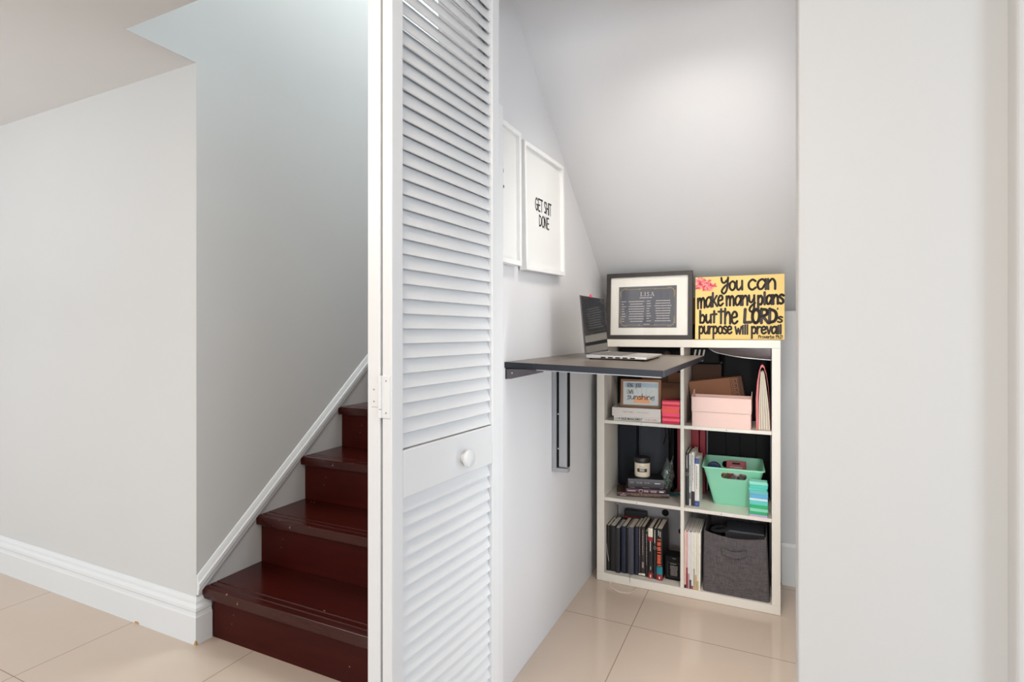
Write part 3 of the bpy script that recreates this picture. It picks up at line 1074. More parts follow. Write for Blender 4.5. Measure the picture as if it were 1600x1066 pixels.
m.build('bag_body', BLACK, t, bevel=.006)
MB().tube([(-.055, -.04, .332), (-.035, -.045, .315), (-.03, -.047, .27), (-.042, -.046, .225)], .007, 8, .3).build('strap', BLACK, t)
REDF = mat('red_folder', (140, 14, 30), .5, var=.08, vscale=15)
tag(MB().box(-.398, -.3515, 2.70, 2.785, .3905, .728).build('folder', REDF, bevel=.002), 'red folder standing against the divider in the middle left compartment', 'folder')
# bead bag
t = thing('plastic_bag', 'clear plastic bag of green and violet beads leaning behind the book stack', 'bag', (-.452, 2.662, .3905))
rg = [(.010, .0), (.024, .008), (.031, .04), (.030, .08), (.021, .118), (.013, .140), (.017, .160)]
m = MB()
vs, fs = [], []
for (rr_, z) in rg:
    for k in range(16):
        a = 2 * math.pi * k / 16
        jj = 1 + .16 * math.sin(5 * a + z * 90) + .10 * math.sin(3 * a - z * 50)
        vs.append((rr_ * jj * math.cos(a) + .16 * z, .018 * jj * (rr_ / .028) * math.sin(a), z * (1 + (.10 * math.sin(2 * a + 1) if z > .12 else 0)) + .001 + (.003 * math.sin(3 * a) if z > .03 else 0)))
for i in range(len(rg) - 1):
    for k in range(16):
        a, b = i * 16 + k, i * 16 + (k + 1) % 16
        fs.append((a, b, b + 16, a + 16))
m.add(vs, fs, True)
m.build('film', PLASTIC, t)
BE = [mat('bead_green', (112, 150, 122), .3, var=.2, vscale=60), mat('bead_violet', (118, 96, 140), .3, var=.2, vscale=60), mat('bead_pale', (200, 200, 206), .25, var=.2, vscale=60)]
m = MB()
rb = random.Random(3)
for i in range(46):
    z = .010 + .100 * (i / 46)
    rr_ = .024 if z < .07 else .016
    a = rb.uniform(0, 6.28)
    q = rb.uniform(.2, .9)
    m.cur = 1 if z < .035 and rb.random() < .7 else (2 if rb.random() < .3 else 0)
    m.ball((rr_ * q * math.cos(a) + .1 * z, .011 * q * math.sin(a), z), rb.uniform(.0035, .0055), 6)
bo = m.build('beads', BE, t)
bo['kind'] = 'stuff'
TEALM = mat('teal_plastic', (20, 100, 104), .35, var=.1, vscale=20)
m = MB().tube([(-.425, 2.625, .396), (-.395, 2.618, .398), (-.368, 2.605, .404), (-.358, 2.60, .412)], .010, 10, .45)
tag(m.build('hair_clip', TEALM), 'curved teal plastic piece lying on the shelf in front of the red folder', 'clip')

# ------------------------------------------------------------------ middle right: four books, basket, note pads
G = 'books standing beside the mint basket'
CVB = cover('cover_wb', (40, 38, 42)); CVG = cover('cover_pale', (196, 198, 196)); CVW = cover('cover_white', (222, 218, 212)); CVD = cover('cover_darkspine', (50, 40, 44))
BLUEB = mat('blue_band', (62, 84, 140), .5, var=.06, vscale=30)
book('black spined book with white lettering against the divider beside the mint basket', .0125, .232, .135, CVB, TR(-.3335, 2.5055, .3905), G, spine=[('*', .62, .95, .3, .7, LETW, 0), ('o', .57, .62, .05, .95, LETW, 0)])
book('thin pale grey book second from the divider beside the mint basket', .0095, .228, .13, CVG, TR(-.3195, 2.507, .3905), G, hard=False, spine=[('*', .26, .78, .3, .7, METALD, 0), ('#', .13, .25, .1, .9, METALD, 0)])
book('white book with a black lower spine, third from the divider beside the mint basket', .0125, .236, .135, CVW, TR(-.3085, 2.506, .3905), G, spine=[('*', .3, .95, .3, .7, DIM, 0)], bands=[(.0, .27, CVD, 'dark_band')])
book('white book with blue blocks at both ends of its spine, nearest the mint basket', .0185, .212, .135, CVW, TR(-.2945, 2.5035, .3905), G, spine=[('*', .32, .84, .35, .62, DIM, 0), ('o', .905, .965, .3, .7, LETW, 0), ('o', .03, .09, .3, .7, LETW, 0)],
     bands=[(.885, .998, BLUEB, 'blue_band'), (.0, .115, BLUEB, 'blue_band')])

MINT = mat('mint_plastic', (146, 217, 184), .38, var=.02, vscale=8)
t = thing('basket', 'mint green plastic basket with slotted handles in the middle right compartment', 'basket', TR(-.143, 2.635, .3905, 3))
r0 = rrect(-.082, .076, -.050, .075, .014, 5, 12)
r1 = rrect(-.123, .118, -.128, .120, .018, 5, 12)
b = MB()
b.tub(r0, r1, 0, lambda i: .178, .0025, 6)
body = b.build('basket_body', MINT, t)
# handle slots cut through the two long walls
cut = MB()
sl_ = rrect(-.050, .052, .130, .158, .012, 6, 3)
cut.prism(sl_[::-1], 'y', -.2, .2)
co = cut.build('slot_cutter', MINT, t)
bm_ = body.modifiers.new('slots', 'BOOLEAN')
bm_.object = co
bm_.operation = 'DIFFERENCE'
bm_.solver = 'EXACT'
bpy.context.view_layer.update()
dg = bpy.context.evaluated_depsgraph_get()
newme = bpy.data.meshes.new_from_object(body.evaluated_get(dg))
body.modifiers.clear()
body.data = newme
newme.set_sharp_from_angle(angle=math.radians(35))
OFF.pop(co, None)
bpy.data.objects.remove(co)
rim = MB()
ro = rrect(-.1285, .1235, -.1335, .1255, .020, 5, 12)
ri = rrect(-.121, .116, -.126, .118, .016, 5, 12)
n = len(ro)
vs = [(x, y, .174) for x, y in ro] + [(x, y, .180) for x, y in ro] + [(x, y, .180) for x, y in ri] + [(x, y, .174) for x, y in ri]
fs = []
for k in range(4):
    for i in range(n):
        j = (i + 1) % n
        a, b_ = k * n, ((k + 1) % 4) * n
        fs.append((a + i, a + j, b_ + j, b_ + i))
rim.add(vs, fs, False)
rim.build('rim', MINT, t, bevel=.001)

CARDR = mat('red_print_card', (176, 58, 66), .4, var=.35, vscale=70)
t = thing('gift_card', 'red patterned card pack with a hanging slot sticking up in the mint basket', 'card', TR(-.135, 2.68, .490, 4, -12))
MB().box(-.042, .042, -.004, .004, 0, .075).build('card', CARDR, t, bevel=.003)
m = MB()
m.prism(rrect(-.017, .017, .060, .068, .0035, 4, 2), 'y', -.0048, -.0043)
m.build('hang_slot', BLACK, t)
m = MB().micro((-.034, -.0046, .034), (1, 0, 0), (0, 0, 1), .068, .018, 2, .95, 4, True)
m.build('lettering', LETW, t)
tag(MB().lathe([(.018, -.012), (.030, -.011), (.030, .011), (.018, .012)], (-.222, 2.585, .545), 30, 'y').build('ribbon_roll', mat('navy_roll', (30, 40, 80), .45, var=.1, vscale=20)), 'navy roll standing in the left end of the mint basket', 'roll')
bits = [((-.178, 2.585, .535), .014, (188, 150, 96), 'tan round trinket seen through the basket handle slot', 'trinket'), ((-.155, 2.58, .532), .013, (150, 70, 60), 'rust red trinket in the middle of the basket handle slot', 'trinket'),
        ((-.128, 2.585, .530), .014, (205, 190, 190), 'whitish trinket at the right of the basket handle slot', 'trinket'), ((-.10, 2.59, .530), .013, (150, 130, 130), 'grey-mauve trinket at the right end of the basket handle slot', 'trinket')]
for (p_, r_, c_, lb_, ct_) in bits:
    m = MB()
    m.ball(p_, r_, 8, (1.0, .8, .8))
    m.tube([(p_[0] - .01, p_[1], p_[2] - r_ * 2), (p_[0], p_[1], p_[2] - r_), (p_[0] + .008, p_[1] - .004, p_[2] + r_ * .7)], .003, 6)
    tag(m.build('trinket', mat('trinket_paint', c_, .4, var=.4, vscale=90)), lb_, ct_)
m = MB()
m.box(-.21, -.085, 2.60, 2.70, .396, .512)
tag(m.build('packet', mat('pale_packet', (150, 140, 136), .6, var=.3, vscale=40), bevel=.008), 'pale packet filling the bottom of the mint basket', 'packet')

padm = {}


def padmat(c_):
    if c_ not in padm:
        padm[c_] = mat('sticky_paper', c_, .6, var=.05, vscale=120, stretch=(1, 1, 12))
    return padm[c_]


def pads(x0, x1, y0, dep, z0, lst, group, place):
    z = z0
    r = random.Random(9)
    for (hh, c_, lb_, dx, rz) in lst:
        t = thing('note_pad', lb_ + ' ' + place, 'note pad', TR((x0 + x1) / 2 + dx, y0 + dep / 2, z, rz), group)
        W, D = (x1 - x0) / 2, dep / 2
        sk_ = r.uniform(-.0012, .0012)
        MB().hexa([(-W, -D, 0), (W, -D, 0), (W, D, 0), (-W, D, 0), (-W + sk_, -D + .001, hh - .0009), (W + sk_, -D + .001, hh - .0009), (W + sk_, D, hh - .0009), (-W + sk_, D, hh - .0009)]).build('sheets', padmat(c_), t, bevel=.0004, seg=1)
        MB().box(-W + .001 + sk_, W - .001 + sk_, -D + .0016, D - .001, hh - .0009, hh - .0003).build('top_sheet', padmat(tuple(min(255, int(q * 1.06)) for q in c_)), t)
        z += hh


TL = [(.0085, (196, 168, 210), 'lilac', -.001, 0), (.0135, (40, 168, 112), 'emerald green lowest', -.001, 0), (.0125, (132, 206, 178), 'pale mint', .0015, 1), (.0145, (38, 172, 110), 'emerald green upper', .0, -1),
      (.0185, (92, 196, 186), 'broad aqua', .001, 1), (.0085, (206, 224, 232), 'icy white', .0005, 0), (.0175, (96, 172, 210), 'sky blue', .001, -1), (.0150, (104, 186, 186), 'blue-green', .001, 1),
      (.0100, (84, 196, 182), 'thin turquoise', -.0035, 0), (.0135, (78, 196, 176), 'bright turquoise', .001, -2), (.0130, (138, 212, 194), 'light seafoam topmost', -.0005, 1)]
TL = [(h_i, c_i, l_i + ' sticky note pad', a_i, b_i) for (h_i, c_i, l_i, a_i, b_i) in TL]
pads(-.0735, -.0045, 2.4675, .043, .3905, TL, 'blue and green note pads in the middle right compartment', 'in the blue-green stack in front of the mint basket')
PL = [(.0125, (196, 34, 62), 'crimson lowest', .0005, 0), (.0120, (250, 92, 116), 'coral pink', .0, 1), (.0090, (206, 40, 66), 'dark red', .001, 0), (.0150, (240, 80, 116), 'hot pink', .0, -1),
      (.0200, (240, 92, 76), 'thick orange', -.002, 1), (.0100, (238, 88, 104), 'rose', .0005, 0), (.0080, (206, 46, 72), 'thin raspberry', .0005, -1), (.0120, (250, 98, 112), 'salmon pink', .0, 1), (.0060, (178, 44, 70), 'thin wine red topmost', .0005, 0)]
PL = [(h_i, c_i, l_i + ' sticky note pad', a_i, b_i) for (h_i, c_i, l_i, a_i, b_i) in PL]
pads(-.4300, -.3540, 2.474, .076, .7485, PL, 'pink and red note pads in the upper left compartment', 'in the pink stack beside the white books')

# back of the middle right compartment
tag(MB().box(-.334, -.300, 2.70, 2.785, .3905, .725).build('folder', REDF, bevel=.002), 'red folder standing against the divider in the middle right compartment', 'folder')
tag(MB().box(-.297, -.272, 2.715, 2.785, .3905, .722).build('folder', REDF, bevel=.002), 'narrower red folder second from the divider in the middle right compartment', 'folder')
t = thing('garment_bag', 'black cloth bag filling the back of the middle right compartment above the basket', 'bag', (-.13, 2.785, .3905))
m = MB()
m.hexa([(-.138, -.004, 0), (.135, -.004, 0), (.135, .005, 0), (-.138, .005, 0), (-.137, -.012, .338), (.135, -.012, .338), (.135, .005, .338), (-.13, .005, .338)])
m.build('bag_body', BLACK, t, bevel=.004)
m = MB()
for xx in (-.06, .0, .07):
    m.tube([(xx, -.012, .01), (xx + .008, -.014, .15), (xx + .004, -.012, .33)], .004, 6)
m.build('cloth_fold', BLACK, t)

# ------------------------------------------------------------------ upper left compartment
CVC = cover('cover_cream', (214, 206, 198), .4, .03)
CVS = cover('cover_ivory', (222, 216, 208), .4, .03)
G = 'white books lying in the upper left compartment'
LGREY = mat('faint_lettering', (176, 166, 160), .6, var=.05, vscale=40)
LPINK = mat('pale_pink_lettering', (206, 160, 168), .6, var=.05, vscale=40)


def arrow(t_, cov):
    m = MB()
    o_, ex, ey = (.010, -.0031, .005), (0, 0, 1), (-1, 0, 0)
    m.ribbon([(0, 0), (.022, 0)], .0016, o_, ex, ey)
    m.add([Vector(o_) + Vector(ex) * a + Vector(ey) * b for a, b in ((.019, -.0035), (.026, 0), (.019, .0035))], [(0, 1, 2)])
    m.build('arrow_mark', DARKINK, cov)


book('ivory sales management book lying at the bottom of the pair under the sunshine sign', .0215, .211, .15, CVS, lie(-.6475, 2.474, .7485, 3, .0215, .211), G, hard=False,
     spine=[('SALES MANAGEMENT', .16, .62, .22, .76, DARKINK, 1), ('B', .65, .94, .28, .68, LPINK, 1)], extra=arrow)
book('thick cream book lying on top of the sales management book', .039, .219, .16, CVC, lie(-.6555, 2.472, .7702, 3, .039, .219), G,
     spine=[('B', .22, .45, .38, .54, LGREY, 1), ('*', .52, .78, .40, .52, LGREY, 1)])
WOODF = wood_mat('oak_frame', (122, 82, 54), (146, 102, 68), .5, stretch=(2, 20, 2))
SIGNW = mat('weathered_sign_board', (205, 208, 206), .7, var=.10, vscale=14)
SUNO = mat('sun_orange', (232, 168, 122), .7, var=.15, vscale=40)
SKYB = mat('sign_sky_blue', (168, 184, 196), .7, var=.15, vscale=30)
RAYL = mat('sun_ray_line', (178, 182, 184), .7, var=.05, vscale=40)
t = thing('sign', 'small wood framed sunshine sign standing on the two white books', 'sign', TR(-.532, 2.5125, .8098, 3, -3))
f = MB()
W, H = .0905, .1275
for a in ((-W, W, 0, .010), (-W, W, H - .010, H)):
    f.box(a[0], a[1], -.012, .012, a[2], a[3])
for a in ((-W, -W + .010), (W - .010, W)):
    f.box(a[0], a[1], -.012, .012, .010, H - .010)
f.build('frame', WOODF, t, bevel=.001)
pn = MB().box(-W + .009, W - .009, -.004, .008, .009, H - .009).build('board', SIGNW, t)
o_, ex, ey = (0, -.0043, 0), (1, 0, 0), (0, 0, 1)
m = MB()
m.quadp((0, -.0042, 0), ex, ey, -.074, .074, .092, .112)
m.build('sky', SKYB, pn)
m = MB()
m.add([(.004 + .038 * math.cos(math.pi * k / 20), -.0044, .020 + .034 * math.sin(math.pi * k / 20)) for k in range(21)], [tuple(range(21))])
m.build('sun', SUNO, pn)
m = MB()
for k in range(9):
    a = math.pi * (k + .5) / 9
    m.ribbon([(.004 + .042 * math.cos(a), .020 + .038 * math.sin(a)), (.004 + .075 * math.cos(a), .020 + .078 * math.sin(a))], .0012, (0, -.00445, 0), ex, ey)
m.build('sun_ray', RAYL, pn)
m = MB()
o_ = (0, -.0047, 0)
letters(m, 'BRING', o_, ex, ey, -.063, -.033, .090, .020, .0016)
letters(m, 'YOUR', o_, ex, ey, -.026, .002, .090, .020, .0016)
letters(m, 'OWN', o_, ex, ey, -.063, -.034, .060, .020, .0016)
letters(m, 'sunshine', o_, ex, ey, -.062, .062, .036, .026, .0028)
m.build('lettering', DARKINK, pn)

CARDB = mat('cardboard', (118, 78, 54), .8, var=.08, vscale=20)
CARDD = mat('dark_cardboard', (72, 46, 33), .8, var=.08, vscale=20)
t = thing('cardboard_box', 'brown cardboard box standing behind the pink note pads', 'box', (-.43, 2.72, .7485))
MB().box(-.13, .055, -.05, .06, 0, .215).build('box_body', CARDB, t, bevel=.002)
MB().box(-.13, .055, -.051, -.0495, .165, .169).build('flap_edge', CARDD, t)
MB().box(-.045, -.005, -.0506, -.0496, .169, .214).build('packing_tape', CARDD, t)
tag(MB().box(-.371, -.3525, 2.60, 2.67, .7485, .93).build('case', BLACK, bevel=.006), 'slim black case standing between the divider and the cardboard box', 'case')
t = thing('handbag', 'black bag lying along the back under the top panel in the upper left compartment', 'bag', (-.53, 2.73, .966))
MB().box(-.15, .175, -.055, .055, 0, .118).build('bag_body', BLACK, t, bevel=.02, seg=3)
MB().ball((.09, -.06, .085), .017, 8, (1, .6, 1)).build('bag_clasp', mat('brown_leather', (82, 60, 44), .5, var=.2, vscale=30), t)
tag(MB().box(-.686, -.565, 2.69, 2.785, .7485, .965).build('case', BLACK, bevel=.008), 'black case at the back left of the upper left compartment holding up the black bag', 'case')

# ------------------------------------------------------------------ upper right compartment
PINK = mat('pale_pink_plastic', (228, 196, 186), .5, var=.02, vscale=8)
t = thing('storage_box', 'pale pink plastic storage box with a scooped front in the upper right compartment', 'box', (-.183, 2.525, .7485))
r0 = rrect(-.1195, .1165, -.058, .062, .006, 4, 10)
b = MB()
b.tub(r0, r0, 0, lambda i: .0635, .003, 2)
b.build('lower_tier', PINK, t)
r1 = rrect(-.1215, .1185, -.060, .064, .006, 4, 10)


def pz(i):
    x, y = r1[i]
    if y > .055 or y < -.052:
        return .127
    return .127 + min(.022, (y + .052) * .26)


b = MB()
b.tub(r1, r1, .0645, pz, .003, 2)
b.build('upper_tier', PINK, t)

t = thing('cardboard_box', 'tilted brown cardboard box with printed handling symbols behind the pink storage box', 'box', TR(-.197, 2.65, .774, 0, 0, -8.5))
MB().box(-.113, .113, -.05, .05, 0, .172).build('box_body', CARDB, t, bevel=.002)
SYM = mat('box_print', (58, 40, 32), .8, var=.1, vscale=40)
m = MB()
o_, ex, ey = (0, -.0504, 0), (1, 0, 0), (0, 0, 1)
for (a, b_, c_, d__) in ((.064, .066, .085, .166), (.095, .097, .085, .166), (.064, .097, .165, .167), (.064, .097, .145, .147), (.064, .097, .125, .127), (.064, .097, .105, .107), (.064, .097, .085, .087)):
    m.quadp(o_, ex, ey, a, b_, c_, d__)
for k in range(4):
    z = .090 + k * .02
    m.ribbon([(.072, z), (.072, z + .010)], .0018, o_, ex, ey)
    m.ribbon([(.072, z + .010), (.078, z + .004), (.085, z + .010)], .0016, o_, ex, ey)
    m.quadp(o_, ex, ey, .084, .090, z, z + .008)
m.build('printed_symbols', SYM, t)
m = MB().box(.098, .1132, -.051, -.0499, .0, .172)
m.build('flap_edge', CARDD, t)
tag(MB().box(-.332, -.20, 2.712, 2.785, .7485, 1.005).build('cardboard_box', CARDD, bevel=.002), 'darker cardboard box at the back of the upper right compartment', 'box')
tag(MB().box(-.198, .006, 2.712, 2.785, .7485, 1.082).build('bag', BLACK, bevel=.015, seg=3), 'black soft bag at the back right of the upper right compartment', 'bag')
STRIPE = mat('striped_cloth_white', (196, 192, 186), .8, var=.05, vscale=30)
t = thing('folded_cloth', 'black cloth with white stripes stuffed under the top panel beside the divider', 'cloth', TR(-.292, 2.71, 1.008, 0))
MB().box(-.04, .090, -.05, .07, 0, .076).build('cloth', BLACK, t, bevel=.012, seg=3)
m = MB()
for k in range(3):
    x = -.030 + k * .019
    m.add([(x, -.0505, .012), (x + .0075, -.0505, .012), (x + .0175, -.0505, .066), (x + .010, -.0505, .066)], [(0, 1, 2, 3)])
m.build('stripe', STRIPE, t)
TRAY = mat('dark_glossy_tray', (92, 84, 86), .28, metal=.5, var=.05, vscale=10)
t = thing('tray', 'dark grey glossy curved tray wedged right under the top panel', 'tray')
low = crm([(-.236, 1.0835), (-.2084, 1.0665), (-.165, 1.0565), (-.1265, 1.0492), (-.089, 1.0445), (-.052, 1.0412), (.0095, 1.0368)], 4)
m = MB()
vs, fs = [], []
prof_t = [(0.0, 0.0, 1.0), (.004, 0.0, .35), (.012, .004, .06), (.03, .02, .0), (.12, .12, .12), (.20, .20, .5)]
for p_ in low:
    hgt_ = 1.0865 - p_.y
    for (yy, _, fr_) in prof_t:
        vs.append((p_.x, 2.497 + yy, p_.y + hgt_ * fr_))
    vs.append((p_.x, 2.70, 1.0868))
NP_ = len(prof_t) + 1
for i in range(len(low) - 1):
    for k in range(NP_):
        a, b_ = i * NP_ + k, i * NP_ + (k + 1) % NP_
        fs.append((a, b_, b_ + NP_, a + NP_))
fs.append(tuple(range(NP_)))
fs.append(tuple(range((len(low) - 1) * NP_, len(low) * NP_)))
m.add(vs, fs, True)
m.build('tray_body', TRAY, t)
m = MB().tube([(p_.x, 2.5055, p_.y + .0016) for p_ in low], .0022, 8)
m.build('edge_highlight', METAL, t)  # bright metal tube added as the highlight along the tray's lower edge

# bulging pink album
PINKC = mat('pink_cover', (206, 110, 112), .5, var=.06, vscale=15)
t = thing('album', 'pink covered album bulging with cream pages against the right side of the upper right compartment', 'album', (-.020, 2.482, .7485))
outl = []
lft = [(-.0275, 0), (-.029, .06), (-.0295, .13), (-.024, .20), (-.017, .245), (-.010, .268), (-.003, .270)]
rgt = [(.003, .262), (.010, .235), (.018, .18), (.0235, .10), (.025, 0)]
lin_ = [(.0244, 0), (.0228, .10), (.0173, .178), (.0091, .232), (.002, .256), (-.004, .262), (-.009, .258), (-.0135, .243), (-.018, .19), (-.0195, .13), (-.019, .06), (-.017, 0)]
m = MB().prism((lft + rgt + lin_)[::-1], 'y', 0, .22)
m.build('cover', PINKC, t)
m = MB()
NP = 9
for k in range(NP):
    a0, a1 = k / NP, (k + .82) / NP
    def xx(a, z):
        u = z / .248
        l_, r_ = -.0170 - .002 * math.sin(u * 3), .0242 - .001 * u - .0075 * u * u
        c_ = -.004
        l2, r2 = l_ + (c_ - l_) * (u ** 2) * .55, r_ + (c_ - r_) * (u ** 2) * .75
        return l2 + (r2 - l2) * a
    zs_ = [0.0005, .06, .12, .18, .225, .243 + .004 * math.sin(k * 2.1)]
    L_ = [(xx(a0, z), z) for z in zs_]
    R_ = [(xx(a1, z), z) for z in zs_][::-1]
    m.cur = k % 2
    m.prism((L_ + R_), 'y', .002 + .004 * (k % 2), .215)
m.build('pages', [mat('album_pages', (232, 224, 208), .8, var=.05, vscale=40), mat('album_pages_dark', (196, 184, 166), .8, var=.05, vscale=40)], t)  # every second sheet is darker so the page lines show

# ------------------------------------------------------------------ on top of the shelving unit
FRAMEB = mat('dark_brown_frame', (47, 41, 40), .4, var=.06, vscale=15)
MATB = mat('mat_board', (250, 246, 238), .8, var=.01, vscale=10)
SLATE = mat('slate_print_veil', (98, 99, 108), .6, var=.04, vscale=8)  # slate lightened: the glass's reflection veil is put into the print colour
t = thing('picture_frame', 'dark framed certificate with a wide white mat leaning on top of the shelving unit', 'picture frame', TR(-.512, 2.575, KZ + .0008, 0, -3.2))
W, H, B = .1985, .3145, .019
f = MB()
f.box(-W, W, -.01, .012, 0, B)
f.box(-W, W, -.01, .012, H - B, H)
f.box(-W, -W + B, -.01, .012, B, H - B)
f.box(W - B, W, -.01, .012, B, H - B)
fo = f.build('frame', FRAMEB, t, bevel=.001)
MB().box(-W + B - .001, W - B + .001, .0015, .008, B - .001, H - B + .001).build('mat_board', MATB, t)
px0, px1, pz0, pz1 = -.1405, .1285, .054, .250
po = MB().box(px0, px1, .0005, .0016, pz0, pz1).build('print', SLATE, t)
o_, ex, ey = (0, .0001, 0), (1, 0, 0), (0, 0, 1)
m = MB()
bx0, bx1, bz0, bz1 = px0 + .010, px1 - .010, pz0 + .011, pz1 - .011
for (a, b_, c_, d__) in ((bx0 + .08, bx0 + .155, bz1 - .0012, bz1), (bx0 + .08, bx0 + .155, bz0, bz0 + .0012), (bx0 - .004, bx0 - .003, bz0 + .03, bz1 - .03), (bx1 + .003, bx1 + .004, bz0 + .03, bz1 - .03)):
    m.quadp(o_, ex, ey, a, b_, c_, d__)
for sx in (0, 1):
    for sz in (0, 1):
        cx = bx0 if sx == 0 else bx1
        cz = bz0 if sz == 0 else bz1
        ux, uz = (1 if sx == 0 else -1), (1 if sz == 0 else -1)
        q = lambda a, b__: (cx + ux * a, cz + uz * b__)
        m.ribbon([q(-.003, .03), q(-.003, .012), q(.004, .012), q(.004, .003), q(.014, .003), q(.014, -.002), q(.03, -.002)], .0022, o_, ex, ey)
        for k in range(8):
            a = k * .009
            m.ribbon(crm([q(.022 + a, 0), q(.025 + a, .004), q(.029 + a, .0005)], 3), .0014, o_, ex, ey)
        for k in range(3):
            m.ribbon(crm([q(-.001, .014 + k * .010), q(.003, .018 + k * .010), q(-.0005, .023 + k * .010)], 3), .0014, o_, ex, ey)
        m.ribbon([q(.088, -.002), q(.092, .004), q(.088, .006)], .0014, o_, ex, ey)
m.build('border_ornament', GOLD, po)
m = MB()
o2 = (0, -.0001, 0)
lx = -.0375
for chh, wd in (('L', .0135), ('I', .006), ('S', .0115), ('A', .0165)):
    z0 = .2035
    if chh == 'L':
        m.ribbon([(lx + .003, z0), (lx + .003, z0 + .018)], .0026, o2, ex, ey)
        m.ribbon([(lx, z0 + .0178), (lx + .0065, z0 + .0178)], .001, o2, ex, ey)
        m.ribbon([(lx, z0 + .0005), (lx + .012, z0 + .0005), (lx + .0125, z0 + .0045)], .001, o2, ex, ey)
    elif chh == 'I':
        m.ribbon([(lx + .003, z0), (lx + .003, z0 + .018)], .0026, o2, ex, ey)
        for zz in (z0 + .0005, z0 + .0178):
            m.ribbon([(lx, zz), (lx + .006, zz)], .001, o2, ex, ey)
    elif chh == 'S':
        m.ribbon(crm([(lx + .0095, z0 + .0155), (lx + .0055, z0 + .0178), (lx + .0015, z0 + .0135), (lx + .006, z0 + .009), (lx + .0095, z0 + .0045), (lx + .005, z0), (lx + .0005, z0 + .003)]), .002, o2, ex, ey)
    else:
        m.ribbon([(lx + .001, z0), (lx + .008, z0 + .018)], .0011, o2, ex, ey)
        m.ribbon([(lx + .008, z0 + .018), (lx + .0145, z0)], .0026, o2, ex, ey)
        m.ribbon([(lx + .004, z0 + .006), (lx + .0125, z0 + .006)], .001, o2, ex, ey)
        for xx_ in (lx + .001, lx + .0145):
            m.ribbon([(xx_ - .003, z0 + .0003), (xx_ + .003, z0 + .0003)], .001, o2, ex, ey)
    lx += wd + .0055
m.micro((-.041, -.0001, .1925), ex, ey, .071, .0065, 1, 1, 3)
for k in range(9):
    z = .176 - k * .0118
    rr = random.Random(k)
    m.micro((-.127, -.0001, z), ex, ey, .024 * rr.uniform(.6, 1), .006, 1, 1, k)
    m.micro((-.096, -.0001, z), ex, ey, .080, .006, 1, .95, k + 20, True)
    m.micro((-.008, -.0001, z + .0012), ex, ey, .024 * rr.uniform(.55, 1), .006, 1, 1, k + 40)
    m.micro((.024, -.0001, z + .0016), ex, ey, .086, .006, 1, .9, k + 60, True)
m.micro((-.022, -.0001, .068), ex, ey, .030, .005, 1, 1, 77)
m.build('lettering', LETW, po)
MB().box(-W + B, W - B, -.0026, -.0012, B, H - B).build('glass', GLASS, t)

YEL = mat('yellow_canvas', (236, 205, 128), .6, var=.04, vscale=6, bump=.15, bscale=300)
t = thing('canvas_sign', 'yellow canvas with brush lettered verse leaning on top of the shelving unit', 'sign', TR(-.1205, 2.583, KZ + .0008, 0, -3.0))
cw, chh = .362, .2815
MB().box(-cw / 2, cw / 2, -.010, .010, 0, chh).build('canvas', YEL, t, bevel=.0015)
o_ = (-cw / 2, -.0108, 0)
sx_ = cw / 1245.0
X_ = lambda p_: (p_ - 55) * sx_
Z_ = lambda p_, xx_=0: (985 - p_) * (chh / 890.0)
U = chh / 890.0
m = MB()
bw = .0092
for (s_, a, b_, base, unit, wd, asc, rise) in (('You', 425, 735, 300, 210, 1.0, .64, 6), ('can', 805, 1185, 298, 232, 1.05, 1, 0), ('make', 88, 460, 545, 238, 1.0, .53, 38), ('many', 502, 900, 512, 222, 1.0, 1, 4), ('plans', 940, 1285, 508, 205, 1.1, .5, 10),
                                   ('but', 122, 365, 750, 190, 1.05, .75, 0), ('the', 395, 665, 765, 275, 1.05, .40, 0), ('LORD', 750, 1195, 757, 190, 1.4, 1, 0), ("'", 1197, 1214, 640, 80, .6, 1, 0), ('s', 1207, 1268, 750, 125, .8, 1, 0),
                                   ('purpose', 112, 585, 903, 172, .88, 1, 0), ('will', 630, 812, 908, 168, .85, .3, 0), ('prevail', 855, 1258, 903, 158, .9, .3, 0), ('Proverbs 19:21', 950, 1272, 966, 44, .3, .8, 0)):
    letters(m, s_, o_, (1, 0, 0), (0, 0, 1), X_(a), X_(b_), Z_(base), unit * U, bw * wd, 0, asc, rise * U)
m.build('lettering', INK, t)
PET = [mat('petal_rose', (226, 96, 108), .6, var=.25, vscale=60), mat('petal_blush', (240, 150, 144), .6, var=.2, vscale=60), mat('petal_red', (206, 56, 82), .6, var=.2, vscale=60)]
m = MB()
rp = random.Random(12)
for i in range(130):
    fx, fz = rp.gauss(0, 1), rp.gauss(0, 1)
    if abs(fx) > 1.8 or abs(fz) > 1.8:
        continue
    cx, cz = X_(200 + fx * 74), Z_(212 + fz * 46 + fx * 20)
    cx = max(.003, cx)
    a, l1, l2 = rp.uniform(0, 3.14), rp.uniform(.006, .014), rp.uniform(.002, .0055)
    m.cur = rp.choice((0, 0, 1, 1, 2))
    yy = -.0109 - .00002 * i
    m.add([(-cw / 2 + max(.001, cx + l1 * math.cos(k * .5236) * math.cos(a) - l2 * math.sin(k * .5236) * math.sin(a)), yy, cz + l1 * math.cos(k * .5236) * math.sin(a) + l2 * math.sin(k * .5236) * math.cos(a)) for k in range(12)], [tuple(range(12))])
m.build('painted_flower', PET, t)
tag(MB().box(-.325, -.295, 2.66, 2.70, KZ + .0005, KZ + .07).build('block', BLACK, bevel=.004), 'small black block in the gap between the certificate and the yellow canvas', 'block')
tag(MB().box(-.345, -.292, 2.72, 2.735, KZ + .0005, KZ + .20).build('wooden_board', WOODF, bevel=.002), 'narrow brown board standing behind the gap between the certificate and the yellow canvas', 'board')

